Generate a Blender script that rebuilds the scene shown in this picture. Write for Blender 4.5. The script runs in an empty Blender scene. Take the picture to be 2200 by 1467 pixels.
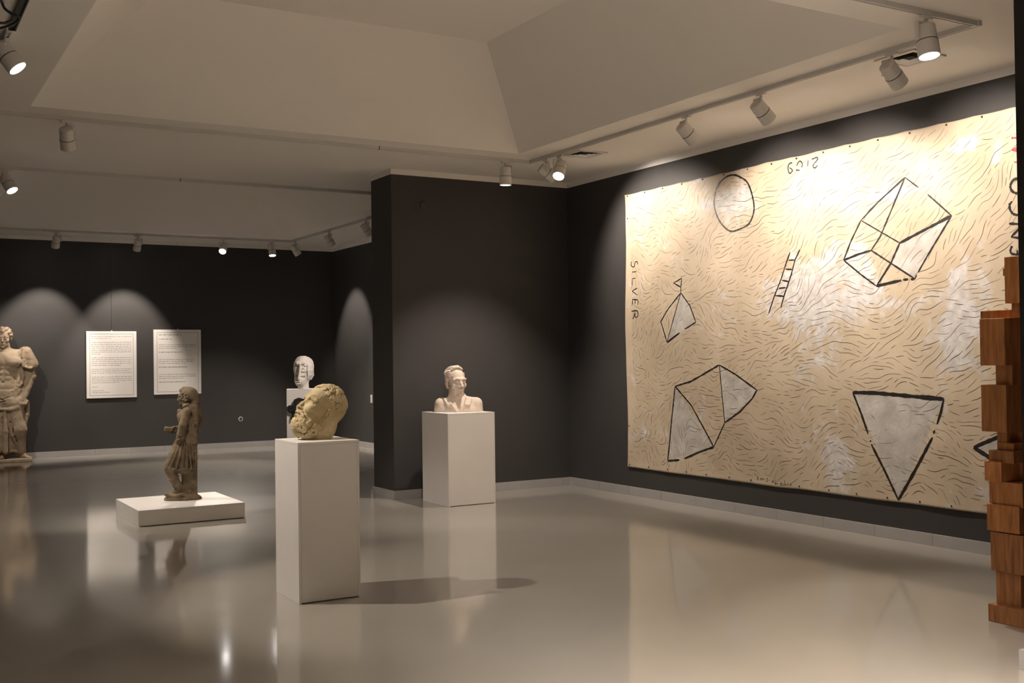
import bpy, bmesh, math, random
import numpy as np
from mathutils import Vector, Matrix

random.seed(7)
rng = np.random.default_rng(11)
scene = bpy.context.scene
COL = scene.collection

# ------------------------------------------------------------------ camera
FPX, YAW, PITCH, ROLL, EYE = 2347.12, 0.5324905, 0.0153174, -0.0129462, 1.6
_cy, _sy = math.cos(YAW), math.sin(YAW)
_f = np.array([_sy*math.cos(PITCH), _cy*math.cos(PITCH), math.sin(PITCH)])
_r0 = np.array([_cy, -_sy, 0.0]); _u0 = np.cross(_r0, _f)
_r = _r0*math.cos(ROLL) + _u0*math.sin(ROLL)
_u = -_r0*math.sin(ROLL) + _u0*math.cos(ROLL)
_eye = np.array([0, 0, EYE])
cam_data = bpy.data.cameras.new('camera')
cam_data.sensor_fit = 'HORIZONTAL'; cam_data.sensor_width = 36.0
cam_data.lens = FPX/2200*36.0
cam_data.clip_start = 0.05; cam_data.clip_end = 100
cam = bpy.data.objects.new('camera', cam_data); COL.objects.link(cam)
cam.matrix_world = Matrix(((_r[0], _u[0], -_f[0], 0), (_r[1], _u[1], -_f[1], 0), (_r[2], _u[2], -_f[2], EYE), (0, 0, 0, 1)))
scene.camera = cam

# ------------------------------------------------------------------ world, colour
world = bpy.data.worlds.new('world'); scene.world = world
world.use_nodes = True
world.node_tree.nodes['Background'].inputs[0].default_value = (0, 0, 0, 1)
world.node_tree.nodes['Background'].inputs[1].default_value = 0.0
vs = scene.view_settings
vs.view_transform = 'Standard'; vs.look = 'None'; vs.gamma = 1.0; vs.use_curve_mapping = False
vs.exposure = 0.72
scene.cycles.max_bounces = 7
scene.cycles.diffuse_bounces = 6
scene.cycles.glossy_bounces = 3
scene.cycles.sample_clamp_indirect = 6.0
scene.cycles.adaptive_threshold = 0.03
LAMP_COLOR = (1.0, 0.875, 0.755)
GAIN = 1.0            # scales every spotlight in the gallery

# ------------------------------------------------------------------ measuring helpers (photo survey -> metres)
def project(P):
    d = np.asarray(P, float) - _eye
    z = d @ _f
    return np.array([1100 + FPX*(d @ _r)/z, 733.5 - FPX*(d @ _u)/z])
def ray(u, v): return _f + _r*(u-1100)/FPX - _u*(v-733.5)/FPX
def hit(u, v, axis, val):
    d = ray(u, v); return _eye + d*((val-_eye[axis])/d[axis])

# ------------------------------------------------------------------ materials
def new_mat(name):
    m = bpy.data.materials.new(name); m.use_nodes = True
    nt = m.node_tree
    return m, nt, nt.nodes['Principled BSDF']
def mat(name, col, rough=0.6, var=0.0, scale=6.0, bump=0.0, bscale=60.0, metallic=0.0, spec=0.5, coat=0.0, coat_r=0.1, col2=None, detail=4.0):
    m, nt, b = new_mat(name)
    N, L = nt.nodes, nt.links
    b.inputs['Roughness'].default_value = rough
    b.inputs['Metallic'].default_value = metallic
    b.inputs['Specular IOR Level'].default_value = spec
    b.inputs['Coat Weight'].default_value = coat
    b.inputs['Coat Roughness'].default_value = coat_r
    tc = N.new('ShaderNodeTexCoord')
    if col2 is None:
        col2 = tuple(max(0.0, c*(1-var)) for c in col)
    nz = N.new('ShaderNodeTexNoise'); nz.inputs['Scale'].default_value = scale; nz.inputs['Detail'].default_value = detail
    L.new(tc.outputs['Object'], nz.inputs['Vector'])
    rp = N.new('ShaderNodeValToRGB')
    rp.color_ramp.elements[0].position = 0.35; rp.color_ramp.elements[0].color = (*col2, 1)
    rp.color_ramp.elements[1].position = 0.65; rp.color_ramp.elements[1].color = (*col, 1)
    L.new(nz.outputs['Fac'], rp.inputs['Fac']); L.new(rp.outputs['Color'], b.inputs['Base Color'])
    if bump > 0:
        n2 = N.new('ShaderNodeTexNoise'); n2.inputs['Scale'].default_value = bscale; n2.inputs['Detail'].default_value = 5
        L.new(tc.outputs['Object'], n2.inputs['Vector'])
        bp = N.new('ShaderNodeBump'); bp.inputs['Strength'].default_value = bump; bp.inputs['Distance'].default_value = 0.01
        L.new(n2.outputs['Fac'], bp.inputs['Height']); L.new(bp.outputs['Normal'], b.inputs['Normal'])
    return m
M = {}
M['wall'] = mat('charcoal_wall_paint', (0.050, 0.047, 0.046), 0.55, 0.06, 2.0, 0.05, 120, spec=0.3)
M['wall_black'] = mat('black_wall_paint', (0.010, 0.0095, 0.009), 0.6, 0.1, 3.0, spec=0.2)
M['ceiling'] = mat('ceiling_plaster', (0.80, 0.765, 0.72), 0.9, 0.02, 1.5, 0.02, 90, spec=0.2)
M['skirting'] = mat('grey_skirting_tile', (0.36, 0.345, 0.335), 0.45, 0.08, 5.0)
M['grout'] = mat('pale_grout', (0.5, 0.48, 0.45), 0.8, 0.1, 20)
M['white_board'] = mat('white_painted_board', (0.76, 0.725, 0.69), 0.42, 0.035, 3.0, 0.02, 150)
M['white_edge'] = mat('raw_board_edge', (0.58, 0.53, 0.44), 0.6, 0.1, 12)
M['lamp_white'] = mat('white_lamp_enamel', (0.66, 0.63, 0.60), 0.4, 0.02, 10)
M['track'] = mat('white_track_aluminium', (0.60, 0.58, 0.56), 0.45, 0.03, 10)
M['black_metal'] = mat('black_powder_coat', (0.012, 0.012, 0.013), 0.45, 0.2, 20)
M['black_void'] = mat('dark_vent_throat', (0.01, 0.01, 0.01), 0.9, 0.1, 20)
M['paper'] = mat('white_foam_board_print', (0.74, 0.71, 0.68), 0.6, 0.01, 3)
M['ink'] = mat('black_print_ink', (0.045, 0.04, 0.038), 0.6, 0.1, 30)
M['ink_grey'] = mat('fine_print_ink', (0.17, 0.16, 0.15), 0.7, 0.1, 30)
M['plastic'] = mat('pale_plastic', (0.6, 0.58, 0.55), 0.4, 0.02, 10)
M['stone_head'] = mat('yellow_weathered_limestone', (0.55, 0.45, 0.27), 0.85, 0.3, 9, 0.25, 55, col2=(0.42, 0.33, 0.17))
M['stone_bust'] = mat('rosy_plaster', (0.64, 0.53, 0.44), 0.8, 0.05, 8, 0.06, 70)
M['stone_white'] = mat('white_plaster', (0.80, 0.74, 0.69), 0.7, 0.06, 10, 0.08, 70)
M['stone_ruler'] = mat('tan_marble', (0.41, 0.32, 0.225), 0.8, 0.25, 7, 0.15, 50, col2=(0.30, 0.225, 0.15))
M['stone_youth'] = mat('brown_patinated_stone', (0.225, 0.17, 0.105), 0.8, 0.3, 12, 0.2, 60, col2=(0.125, 0.09, 0.052))
M['nail'] = mat('dark_iron_nail', (0.05, 0.045, 0.04), 0.5, 0.2, 40, metallic=0.6)
M['wire'] = mat('thin_steel_wire', (0.12, 0.12, 0.12), 0.4, 0.1, 40, metallic=0.5)

def floor_material():
    m, nt, b = new_mat('polished_epoxy_floor'); N, L = nt.nodes, nt.links
    tc = N.new('ShaderNodeTexCoord')
    nz = N.new('ShaderNodeTexNoise'); nz.inputs['Scale'].default_value = 0.8; nz.inputs['Detail'].default_value = 5
    L.new(tc.outputs['Object'], nz.inputs['Vector'])
    rp = N.new('ShaderNodeValToRGB')
    rp.color_ramp.elements[0].position = 0.3; rp.color_ramp.elements[0].color = (0.315, 0.29, 0.255, 1)
    rp.color_ramp.elements[1].position = 0.7; rp.color_ramp.elements[1].color = (0.35, 0.325, 0.285, 1)
    L.new(nz.outputs['Fac'], rp.inputs['Fac'])
    # fine scuffs and specks
    n3 = N.new('ShaderNodeTexNoise'); n3.inputs['Scale'].default_value = 26; n3.inputs['Detail'].default_value = 3
    L.new(tc.outputs['Object'], n3.inputs['Vector'])
    r3 = N.new('ShaderNodeValToRGB')
    r3.color_ramp.elements[0].position = 0.17; r3.color_ramp.elements[0].color = (0.8, 0.78, 0.76, 1)
    r3.color_ramp.elements[1].position = 0.21; r3.color_ramp.elements[1].color = (1, 1, 1, 1)
    L.new(n3.outputs['Fac'], r3.inputs['Fac'])
    mx = N.new('ShaderNodeMixRGB'); mx.blend_type = 'MULTIPLY'; mx.inputs['Fac'].default_value = 0.2
    L.new(rp.outputs['Color'], mx.inputs['Color1']); L.new(r3.outputs['Color'], mx.inputs['Color2'])
    L.new(mx.outputs['Color'], b.inputs['Base Color'])
    b.inputs['Roughness'].default_value = 0.45
    b.inputs['Specular IOR Level'].default_value = 0.35
    b.inputs['Coat Weight'].default_value = 1.0
    b.inputs['Coat IOR'].default_value = 1.5
    n2 = N.new('ShaderNodeTexNoise'); n2.inputs['Scale'].default_value = 3.0; n2.inputs['Detail'].default_value = 4
    L.new(tc.outputs['Object'], n2.inputs['Vector'])
    mr = N.new('ShaderNodeMapRange'); mr.inputs['To Min'].default_value = 0.06; mr.inputs['To Max'].default_value = 0.13
    L.new(n2.outputs['Fac'], mr.inputs['Value']); L.new(mr.outputs['Result'], b.inputs['Coat Roughness'])
    bp = N.new('ShaderNodeBump'); bp.inputs['Strength'].default_value = 0.012; bp.inputs['Distance'].default_value = 0.01
    n4 = N.new('ShaderNodeTexNoise'); n4.inputs['Scale'].default_value = 2.2; n4.inputs['Detail'].default_value = 2
    L.new(tc.outputs['Object'], n4.inputs['Vector'])
    L.new(n4.outputs['Fac'], bp.inputs['Height']); L.new(bp.outputs['Normal'], b.inputs['Coat Normal'])
    return m
M['floor'] = floor_material()

def wood_material():
    m, nt, b = new_mat('oiled_wood'); N, L = nt.nodes, nt.links
    tc = N.new('ShaderNodeTexCoord'); mp = N.new('ShaderNodeMapping')
    mp.inputs['Scale'].default_value = (9, 9, 1.1)
    oi = N.new('ShaderNodeObjectInfo')
    L.new(tc.outputs['Object'], mp.inputs['Vector']); L.new(oi.outputs['Random'], mp.inputs['Location'])
    nz = N.new('ShaderNodeTexNoise'); nz.inputs['Scale'].default_value = 4; nz.inputs['Detail'].default_value = 6; nz.inputs['Distortion'].default_value = 0.6
    L.new(mp.outputs['Vector'], nz.inputs['Vector'])
    rp = N.new('ShaderNodeValToRGB')
    rp.color_ramp.elements[0].position = 0.3; rp.color_ramp.elements[0].color = (0.26, 0.095, 0.028, 1)
    rp.color_ramp.elements[1].position = 0.7; rp.color_ramp.elements[1].color = (0.52, 0.225, 0.075, 1)
    L.new(nz.outputs['Fac'], rp.inputs['Fac'])
    hs = N.new('ShaderNodeHueSaturation')
    mr = N.new('ShaderNodeMapRange'); mr.inputs['To Min'].default_value = 0.75; mr.inputs['To Max'].default_value = 1.2
    L.new(oi.outputs['Random'], mr.inputs['Value']); L.new(mr.outputs['Result'], hs.inputs['Value'])
    L.new(rp.outputs['Color'], hs.inputs['Color']); L.new(hs.outputs['Color'], b.inputs['Base Color'])
    b.inputs['Roughness'].default_value = 0.5
    return m
M['wood'] = wood_material()

def emit_material():
    m, nt, b = new_mat('lit_lamp_lens')
    b.inputs['Base Color'].default_value = (0.9, 0.9, 0.9, 1)
    b.inputs['Emission Color'].default_value = (1.0, 0.93, 0.9, 1)
    b.inputs['Emission Strength'].default_value = 14.0
    return m
M['lens_on'] = emit_material()
M['lens_off'] = mat('lamp_lens', (0.5, 0.5, 0.5), 0.2, 0.02, 10)

def canvas_material():
    m, nt, b = new_mat('painted_canvas'); N, L = nt.nodes, nt.links
    tc = N.new('ShaderNodeTexCoord')
    at = N.new('ShaderNodeAttribute'); at.attribute_name = 'silver'
    nz = N.new('ShaderNodeTexNoise'); nz.inputs['Scale'].default_value = 9; nz.inputs['Detail'].default_value = 8; nz.inputs['Roughness'].default_value = 0.65
    L.new(tc.outputs['Object'], nz.inputs['Vector'])
    ad = N.new('ShaderNodeMath'); ad.operation = 'ADD'
    L.new(at.outputs['Fac'], ad.inputs[0]); L.new(nz.outputs['Fac'], ad.inputs[1])
    rp = N.new('ShaderNodeValToRGB')
    rp.color_ramp.elements[0].position = 0.50; rp.color_ramp.elements[0].color = (0, 0, 0, 1)
    rp.color_ramp.elements[1].position = 0.72; rp.color_ramp.elements[1].color = (1, 1, 1, 1)
    L.new(ad.outputs['Value'], rp.inputs['Fac'])
    n2 = N.new('ShaderNodeTexNoise'); n2.inputs['Scale'].default_value = 2.2; n2.inputs['Detail'].default_value = 6
    L.new(tc.outputs['Object'], n2.inputs['Vector'])
    r2 = N.new('ShaderNodeValToRGB')
    r2.color_ramp.elements[0].position = 0.35; r2.color_ramp.elements[0].color = (0.455, 0.37, 0.265, 1)
    r2.color_ramp.elements[1].position = 0.65; r2.color_ramp.elements[1].color = (0.54, 0.448, 0.33, 1)
    L.new(n2.outputs['Fac'], r2.inputs['Fac'])
    n3 = N.new('ShaderNodeTexNoise'); n3.inputs['Scale'].default_value = 14; n3.inputs['Detail'].default_value = 5
    L.new(tc.outputs['Object'], n3.inputs['Vector'])
    r3 = N.new('ShaderNodeValToRGB')
    r3.color_ramp.elements[0].position = 0.3; r3.color_ramp.elements[0].color = (0.46, 0.435, 0.41, 1)
    r3.color_ramp.elements[1].position = 0.7; r3.color_ramp.elements[1].color = (0.64, 0.615, 0.60, 1)
    L.new(n3.outputs['Fac'], r3.inputs['Fac'])
    mx = N.new('ShaderNodeMixRGB')
    L.new(rp.outputs['Color'], mx.inputs['Fac']); L.new(r2.outputs['Color'], mx.inputs['Color1']); L.new(r3.outputs['Color'], mx.inputs['Color2'])
    L.new(mx.outputs['Color'], b.inputs['Base Color'])
    b.inputs['Roughness'].default_value = 0.55
    bp = N.new('ShaderNodeBump'); bp.inputs['Strength'].default_value = 0.25; bp.inputs['Distance'].default_value = 0.01
    L.new(nz.outputs['Fac'], bp.inputs['Height']); L.new(bp.outputs['Normal'], b.inputs['Normal'])
    return m
M['canvas'] = canvas_material()
M['silver'] = mat('silver_grey_paint', (0.53, 0.50, 0.465), 0.45, 0.0, 7, 0.2, 30, col2=(0.40, 0.37, 0.335), detail=8)
M['black_paint'] = mat('black_brush_paint', (0.016, 0.013, 0.012), 0.5, 0.2, 30)
M['red_paint'] = mat('red_brush_paint', (0.55, 0.03, 0.04), 0.5, 0.2, 30)
M['brown_paint'] = mat('brown_line_paint', (0.06, 0.042, 0.03), 0.6, 0.4, 5, col2=(0.12, 0.082, 0.055))

# ------------------------------------------------------------------ mesh helpers
def link(o, parent=None):
    COL.objects.link(o)
    if parent is not None: o.parent = parent
    return o
def mesh_obj(name, verts, faces, material, parent=None, smooth=False):
    me = bpy.data.meshes.new(name)
    me.from_pydata([tuple(map(float, v)) for v in verts], [], [tuple(f) for f in faces])
    me.update()
    if smooth: me.polygons.foreach_set('use_smooth', [True]*len(me.polygons))
    me.materials.append(material)
    return link(bpy.data.objects.new(name, me), parent)
def bm_obj(name, bm, material, parent=None, smooth=False):
    bmesh.ops.recalc_face_normals(bm, faces=bm.faces)
    me = bpy.data.meshes.new(name); bm.to_mesh(me); bm.free()
    if smooth:
        me.polygons.foreach_set('use_smooth', [True]*len(me.polygons))
    me.materials.append(material)
    return link(bpy.data.objects.new(name, me), parent)
def bm_box(bm, lo, hi, bevel=0.0):
    lo, hi = Vector(lo), Vector(hi)
    r = bmesh.ops.create_cube(bm, size=1.0)
    for v in r['verts']:
        v.co = Vector([(lo[i]+hi[i])/2 + v.co[i]*(hi[i]-lo[i]) for i in range(3)])
    if bevel > 0:
        es = set()
        for v in r['verts']:
            for e in v.link_edges: es.add(e)
        bmesh.ops.bevel(bm, geom=list(es), offset=bevel, segments=2, affect='EDGES', profile=0.5)
def box(name, lo, hi, material, parent=None, bevel=0.0):
    bm = bmesh.new(); bm_box(bm, lo, hi, bevel)
    return bm_obj(name, bm, material, parent)
def tag(o, label=None, cat=None, group=None, kind=None):
    if label: o['label'] = label
    if cat: o['category'] = cat
    if group: o['group'] = group
    if kind: o['kind'] = kind
    return o
def empty(name, loc, rz=0.0):
    o = bpy.data.objects.new(name, None); link(o)
    o.location = loc; o.rotation_euler = (0, 0, rz); o.empty_display_size = 0.1
    return o
def bm_tube(bm, pts, radii, seg=12, cap=True):
    pts = [Vector(p) for p in pts]; rings = []
    ref = None
    for i, p in enumerate(pts):
        t = (pts[min(i+1, len(pts)-1)] - pts[max(i-1, 0)]).normalized()
        if ref is None:
            ref = t.orthogonal().normalized()
        a = (ref - t*ref.dot(t))
        a = a.normalized() if a.length > 1e-6 else t.orthogonal().normalized()
        ref = a
        b = t.cross(a); r = radii[i] if hasattr(radii, '__len__') else radii
        rings.append([bm.verts.new(p + (a*math.cos(2*math.pi*k/seg) + b*math.sin(2*math.pi*k/seg))*r) for k in range(seg)])
    for i in range(len(rings)-1):
        for k in range(seg):
            bm.faces.new((rings[i][k], rings[i][(k+1) % seg], rings[i+1][(k+1) % seg], rings[i+1][k]))
    if cap:
        bm.faces.new(list(reversed(rings[0]))); bm.faces.new(rings[-1])
def bm_lathe(bm, origin, axis, prof, seg=24, cap=True):
    """prof: list of (distance along axis, radius)"""
    axis = Vector(axis).normalized(); origin = Vector(origin)
    a = axis.orthogonal().normalized(); b = axis.cross(a); rings = []
    for d, r in prof:
        rings.append([bm.verts.new(origin + axis*d + (a*math.cos(2*math.pi*k/seg) + b*math.sin(2*math.pi*k/seg))*r) for k in range(seg)])
    for i in range(len(rings)-1):
        for k in range(seg):
            bm.faces.new((rings[i][k], rings[i][(k+1) % seg], rings[i+1][(k+1) % seg], rings[i+1][k]))
    if cap:
        bm.faces.new(list(reversed(rings[0]))); bm.faces.new(rings[-1])

# ------------------------------------------------------------------ the room
XW, YP, XP, TP = 7.613, 11.505, 5.190, 0.579       # right wall, partition face, partition end, thickness
XF, YF = 7.873, 20.266                              # far room
ZD, ZC, HB = 3.738, 3.803, 0.098                    # top of dark paint, ceiling, skirting
X0, Y0 = -2.2, -1.6
def struct(o): return tag(o, kind='structure')

struct(box('floor', (X0-.2, Y0-.2, -0.12), (8.2, 20.6, 0.0), M['floor']))

REC1 = (1.20, 6.05, 5.00, 10.07)
REC2 = (1.40, 6.33, 13.45, 18.93)
def ceiling():
    bm = bmesh.new()
    xs = sorted({X0-.2, 8.2, REC1[0], REC1[1], REC2[0], REC2[1]}); ys = sorted({Y0-.2, 20.6, REC1[2], REC1[3], REC2[2], REC2[3]})
    V = {}
    def v(x, y):
        if (x, y) not in V: V[(x, y)] = bm.verts.new((x, y, ZC))
        return V[(x, y)]
    for i in range(len(xs)-1):
        for j in range(len(ys)-1):
            cx, cy = (xs[i]+xs[i+1])/2, (ys[j]+ys[j+1])/2
            if any(R[0] < cx < R[1] and R[2] < cy < R[3] for R in (REC1, REC2)): continue
            bm.faces.new((v(xs[i], ys[j]), v(xs[i], ys[j+1]), v(xs[i+1], ys[j+1]), v(xs[i+1], ys[j])))
    o = struct(bm_obj('ceiling', bm, M['ceiling']))
    for R, ins, h in ((REC1, 0.87, 0.865), (REC2, 0.87, 0.95)):
        a = [(R[0], R[2]), (R[1], R[2]), (R[1], R[3]), (R[0], R[3])]
        b = [(R[0]+ins, R[2]+ins), (R[1]-ins, R[2]+ins), (R[1]-ins, R[3]-ins), (R[0]+ins, R[3]-ins)]
        vs_ = [(x, y, ZC) for x, y in a] + [(x, y, ZC+h) for x, y in b]
        fs = [(k, (k+1) % 4, 4+(k+1) % 4, 4+k) for k in range(4)] + [(4, 5, 6, 7)]
        mesh_obj('coffer', vs_, fs, M['ceiling'], o)
ceiling()

# dark walls
struct(box('wall_right', (XW, 3.25, 0), (XW+.25, YP+.3, ZD), M['wall']))
struct(box('wall_right_near', (XW, Y0-.2, 0), (XW+.25, 3.25, ZC), M['wall']))
struct(box('wall_back', (XP, YP, 0), (XF+.1, YP+TP, ZD), M['wall']))
struct(box('wall_far', (X0-.2, YF, 0), (XF+.2, YF+.2, ZD), M['wall']))
struct(box('wall_far_right', (XF, YP+TP, 0), (XF+.2, YF, ZD), M['wall']))
struct(box('wall_far_left', (X0-.2, YF-.16, 0), (1.868, YF, ZD+.03), M['wall']))
struct(box('wall_left', (X0-.2, Y0-.2, 0), (X0, YF, ZC), M['wall']))
struct(box('wall_near', (X0, Y0-.2, 0), (XW, Y0, ZC), M['wall']))
struct(box('wall_side', (5.046, 3.325, 0), (XW, 3.473, ZC), M['wall_black']))
# white band at the top of the walls
def trim(n, lo, hi): return struct(box('trim_%d' % n, lo, hi, M['ceiling']))
trim(1, (XW-.004, 3.473, ZD), (XW+.25, YP, ZC))
trim(2, (XP-.004, YP-.004, ZD), (XF+.1, YP+TP+.004, ZC))
trim(3, (1.868, YF-.004, ZD), (XF+.2, YF+.2, ZC))
trim(4, (XF-.004, YP+TP+.004, ZD), (XF+.2, YF-.004, ZC))
trim(5, (X0, YF-.16, ZD+.03), (1.868, YF+.1, ZC))

# skirting of separate tiles
def skirting(side, a, b, n, length, first=0.0, out=0.014, h=HB):
    """a->b along the wall foot, n = outward normal"""
    a, b, n = Vector((*a, 0)), Vector((*b, 0)), Vector((*n, 0))
    d = (b-a); L = d.length; d.normalize()
    bm = bmesh.new()
    p, q = a + n*0.0005, b + n*(out-.005)
    bm_box(bm, (min(p.x, q.x), min(p.y, q.y), 0), (max(p.x, q.x), max(p.y, q.y), h-.004))
    base = struct(bm_obj('baseboard_' + side, bm, M['grout']))
    s = -first; protos = {}
    while s < L:
        s0, s1 = max(s, 0)+.0015, min(s+length, L)-.0015
        if s1-s0 > .02:
            key = round(s1-s0, 4)
            c = a + d*((s0+s1)/2)
            if key not in protos:
                bmt = bmesh.new()
                hx = abs(d.x)*(s1-s0)/2 + abs(n.x)*out/2; hy = abs(d.y)*(s1-s0)/2 + abs(n.y)*out/2
                bm_box(bmt, (-hx, -hy, 0), (hx, hy, h), 0.0015)
                t = bm_obj('tile', bmt, M['skirting'], base); protos[key] = t.data
            else:
                t = link(bpy.data.objects.new('tile', protos[key]), base)
            t.location = c + n*(out/2 + .0006 + random.uniform(0, .0012))
        s += length
    return base
skirting('right', (XW, 3.49), (XW, YP-.016), (-1, 0), 0.60, first=0.42)
skirting('back', (XP-.014, YP), (XW, YP), (0, -1), 0.60, first=0.1)
skirting('back_end', (XP, YP-.016), (XP, YP+TP+.016), (-1, 0), 0.62)
skirting('far', (1.868, YF), (XF, YF), (0, -1), 0.60, first=0.25)
skirting('far_right', (XF, YP+TP), (XF, YF-.016), (-1, 0), 0.60)
skirting('far_left', (X0, YF-.16), (1.868, YF-.16), (0, -1), 0.60)
skirting('side', (5.0, 3.325), (XW, 3.325), (0, -1), 0.60)
skirting('side_end', (5.05, 3.309), (5.05, 3.487), (-1, 0), 0.62, out=0.05)
skirting('side_back', (5.05, 3.473), (XW, 3.473), (0, 1), 0.60)

# ------------------------------------------------------------------ pedestals (boards joined to a box)
def pedestal(name, label, x0, x1, y0, y1, h, z0=0.0, rz=0.0, board=0.018, cat='pedestal', gap=0.006):
    cx, cy = (x0+x1)/2, (y0+y1)/2
    o = empty(name, (cx, cy, z0), rz); tag(o, label, cat)
    hx, hy = (x1-x0)/2, (y1-y0)/2
    bv = 0.0012
    box('top_panel', (-hx, -hy, h-board), (hx, hy, h), M['white_board'], o, bv)
    box('front_panel', (-hx+board, -hy, gap), (hx-board, -hy+board, h-board-.0008), M['white_board'], o, bv)
    box('back_panel', (-hx+board, hy-board, gap), (hx-board, hy, h-board-.0008), M['white_board'], o, bv)
    box('side_panel', (-hx, -hy, 0), (-hx+board-.0008, hy, h-board-.0008), M['white_board'], o, bv)
    box('side_panel', (hx-board+.0008, -hy, 0), (hx, hy, h-board-.0008), M['white_board'], o, bv)
    return o
pedestal('pedestal', 'tall white square pedestal under the yellow bearded stone head', 2.434, 2.868, 6.929, 7.396, 1.061)
pedestal('pedestal', 'broad white pedestal under the suited portrait bust by the dark partition', 5.405, 5.988, 10.563, 11.205, 1.007)
pedestal('platform', 'low wide white platform under the brown standing figure', 2.268, 3.322, 11.078, 12.20, 0.157, cat='platform')
AZ_P = YAW + math.atan((650-1100)/FPX)            # this pedestal is turned towards the entrance
PH, PW = 1.15, 0.50
_c = hit(650, 836, 2, PH) + np.array([math.sin(AZ_P), math.cos(AZ_P), 0])*PW/2
ped_far = pedestal('pedestal', 'distant white pedestal carrying a white elongated head, black angular relief on its front',
                   _c[0]-PW/2, _c[0]+PW/2, _c[1]-PW/2, _c[1]+PW/2, PH, rz=-AZ_P)
def relief():
    """black angular bars bolted to the front of the far pedestal (local: x right, z up, -y towards viewer)"""
    o = empty('wall_relief', ped_far.location, -AZ_P); tag(o, 'black angular bar relief mounted on the front of the distant pedestal', 'relief')
    sx = PW/68.0
    def P(u, v): return ((u-650)*sx, PH-(v-836)*sx*0.985)
    def bar(name, pts, w, d0, d1):
        bm = bmesh.new()
        pts = [Vector((*P(*p), 0)) for p in pts]
        L_, R_ = [], []
        for i, p in enumerate(pts):
            t = (pts[min(i+1, len(pts)-1)]-pts[max(i-1, 0)]).normalized(); n = Vector((-t.y, t.x, 0))
            L_.append(p+n*w/2); R_.append(p-n*w/2)
        y0, y1 = -PW/2-d1, -PW/2-d0
        vv = []
        for a_, b_ in zip(L_, R_):
            vv.append([bm.verts.new((a_.x, y0, a_.y)), bm.verts.new((b_.x, y0, b_.y)), bm.verts.new((b_.x, y1, b_.y)), bm.verts.new((a_.x, y1, a_.y))])
        for i in range(len(vv)-1):
            for k in range(4):
                bm.faces.new((vv[i][k], vv[i][(k+1) % 4], vv[i+1][(k+1) % 4], vv[i+1][k]))
        bm.faces.new(vv[0]); bm.faces.new(list(reversed(vv[-1])))
        bm_obj(name, bm, M['black_metal'], o)
    bar('bar', [(628.5, 905), (630.5, 886)], .058, .001, .045)
    bar('bar', [(632, 884), (634.5, 862)], .05, .001, .07)
    bar('bar', [(634, 861), (641, 857.5), (654, 861)], .048, .001, .07)
    bar('bar', [(654, 861), (668, 868)], .045, .001, .06)
    bar('bar', [(630.5, 887), (644, 884.5)], .05, .002, .05)
    bar('bar', [(617.8, 877), (622, 873.5), (628, 875)], .045, .001, .05)
    bar('bar', [(618, 878), (622.5, 884.5), (630, 887)], .045, .001, .05)
relief()

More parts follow.
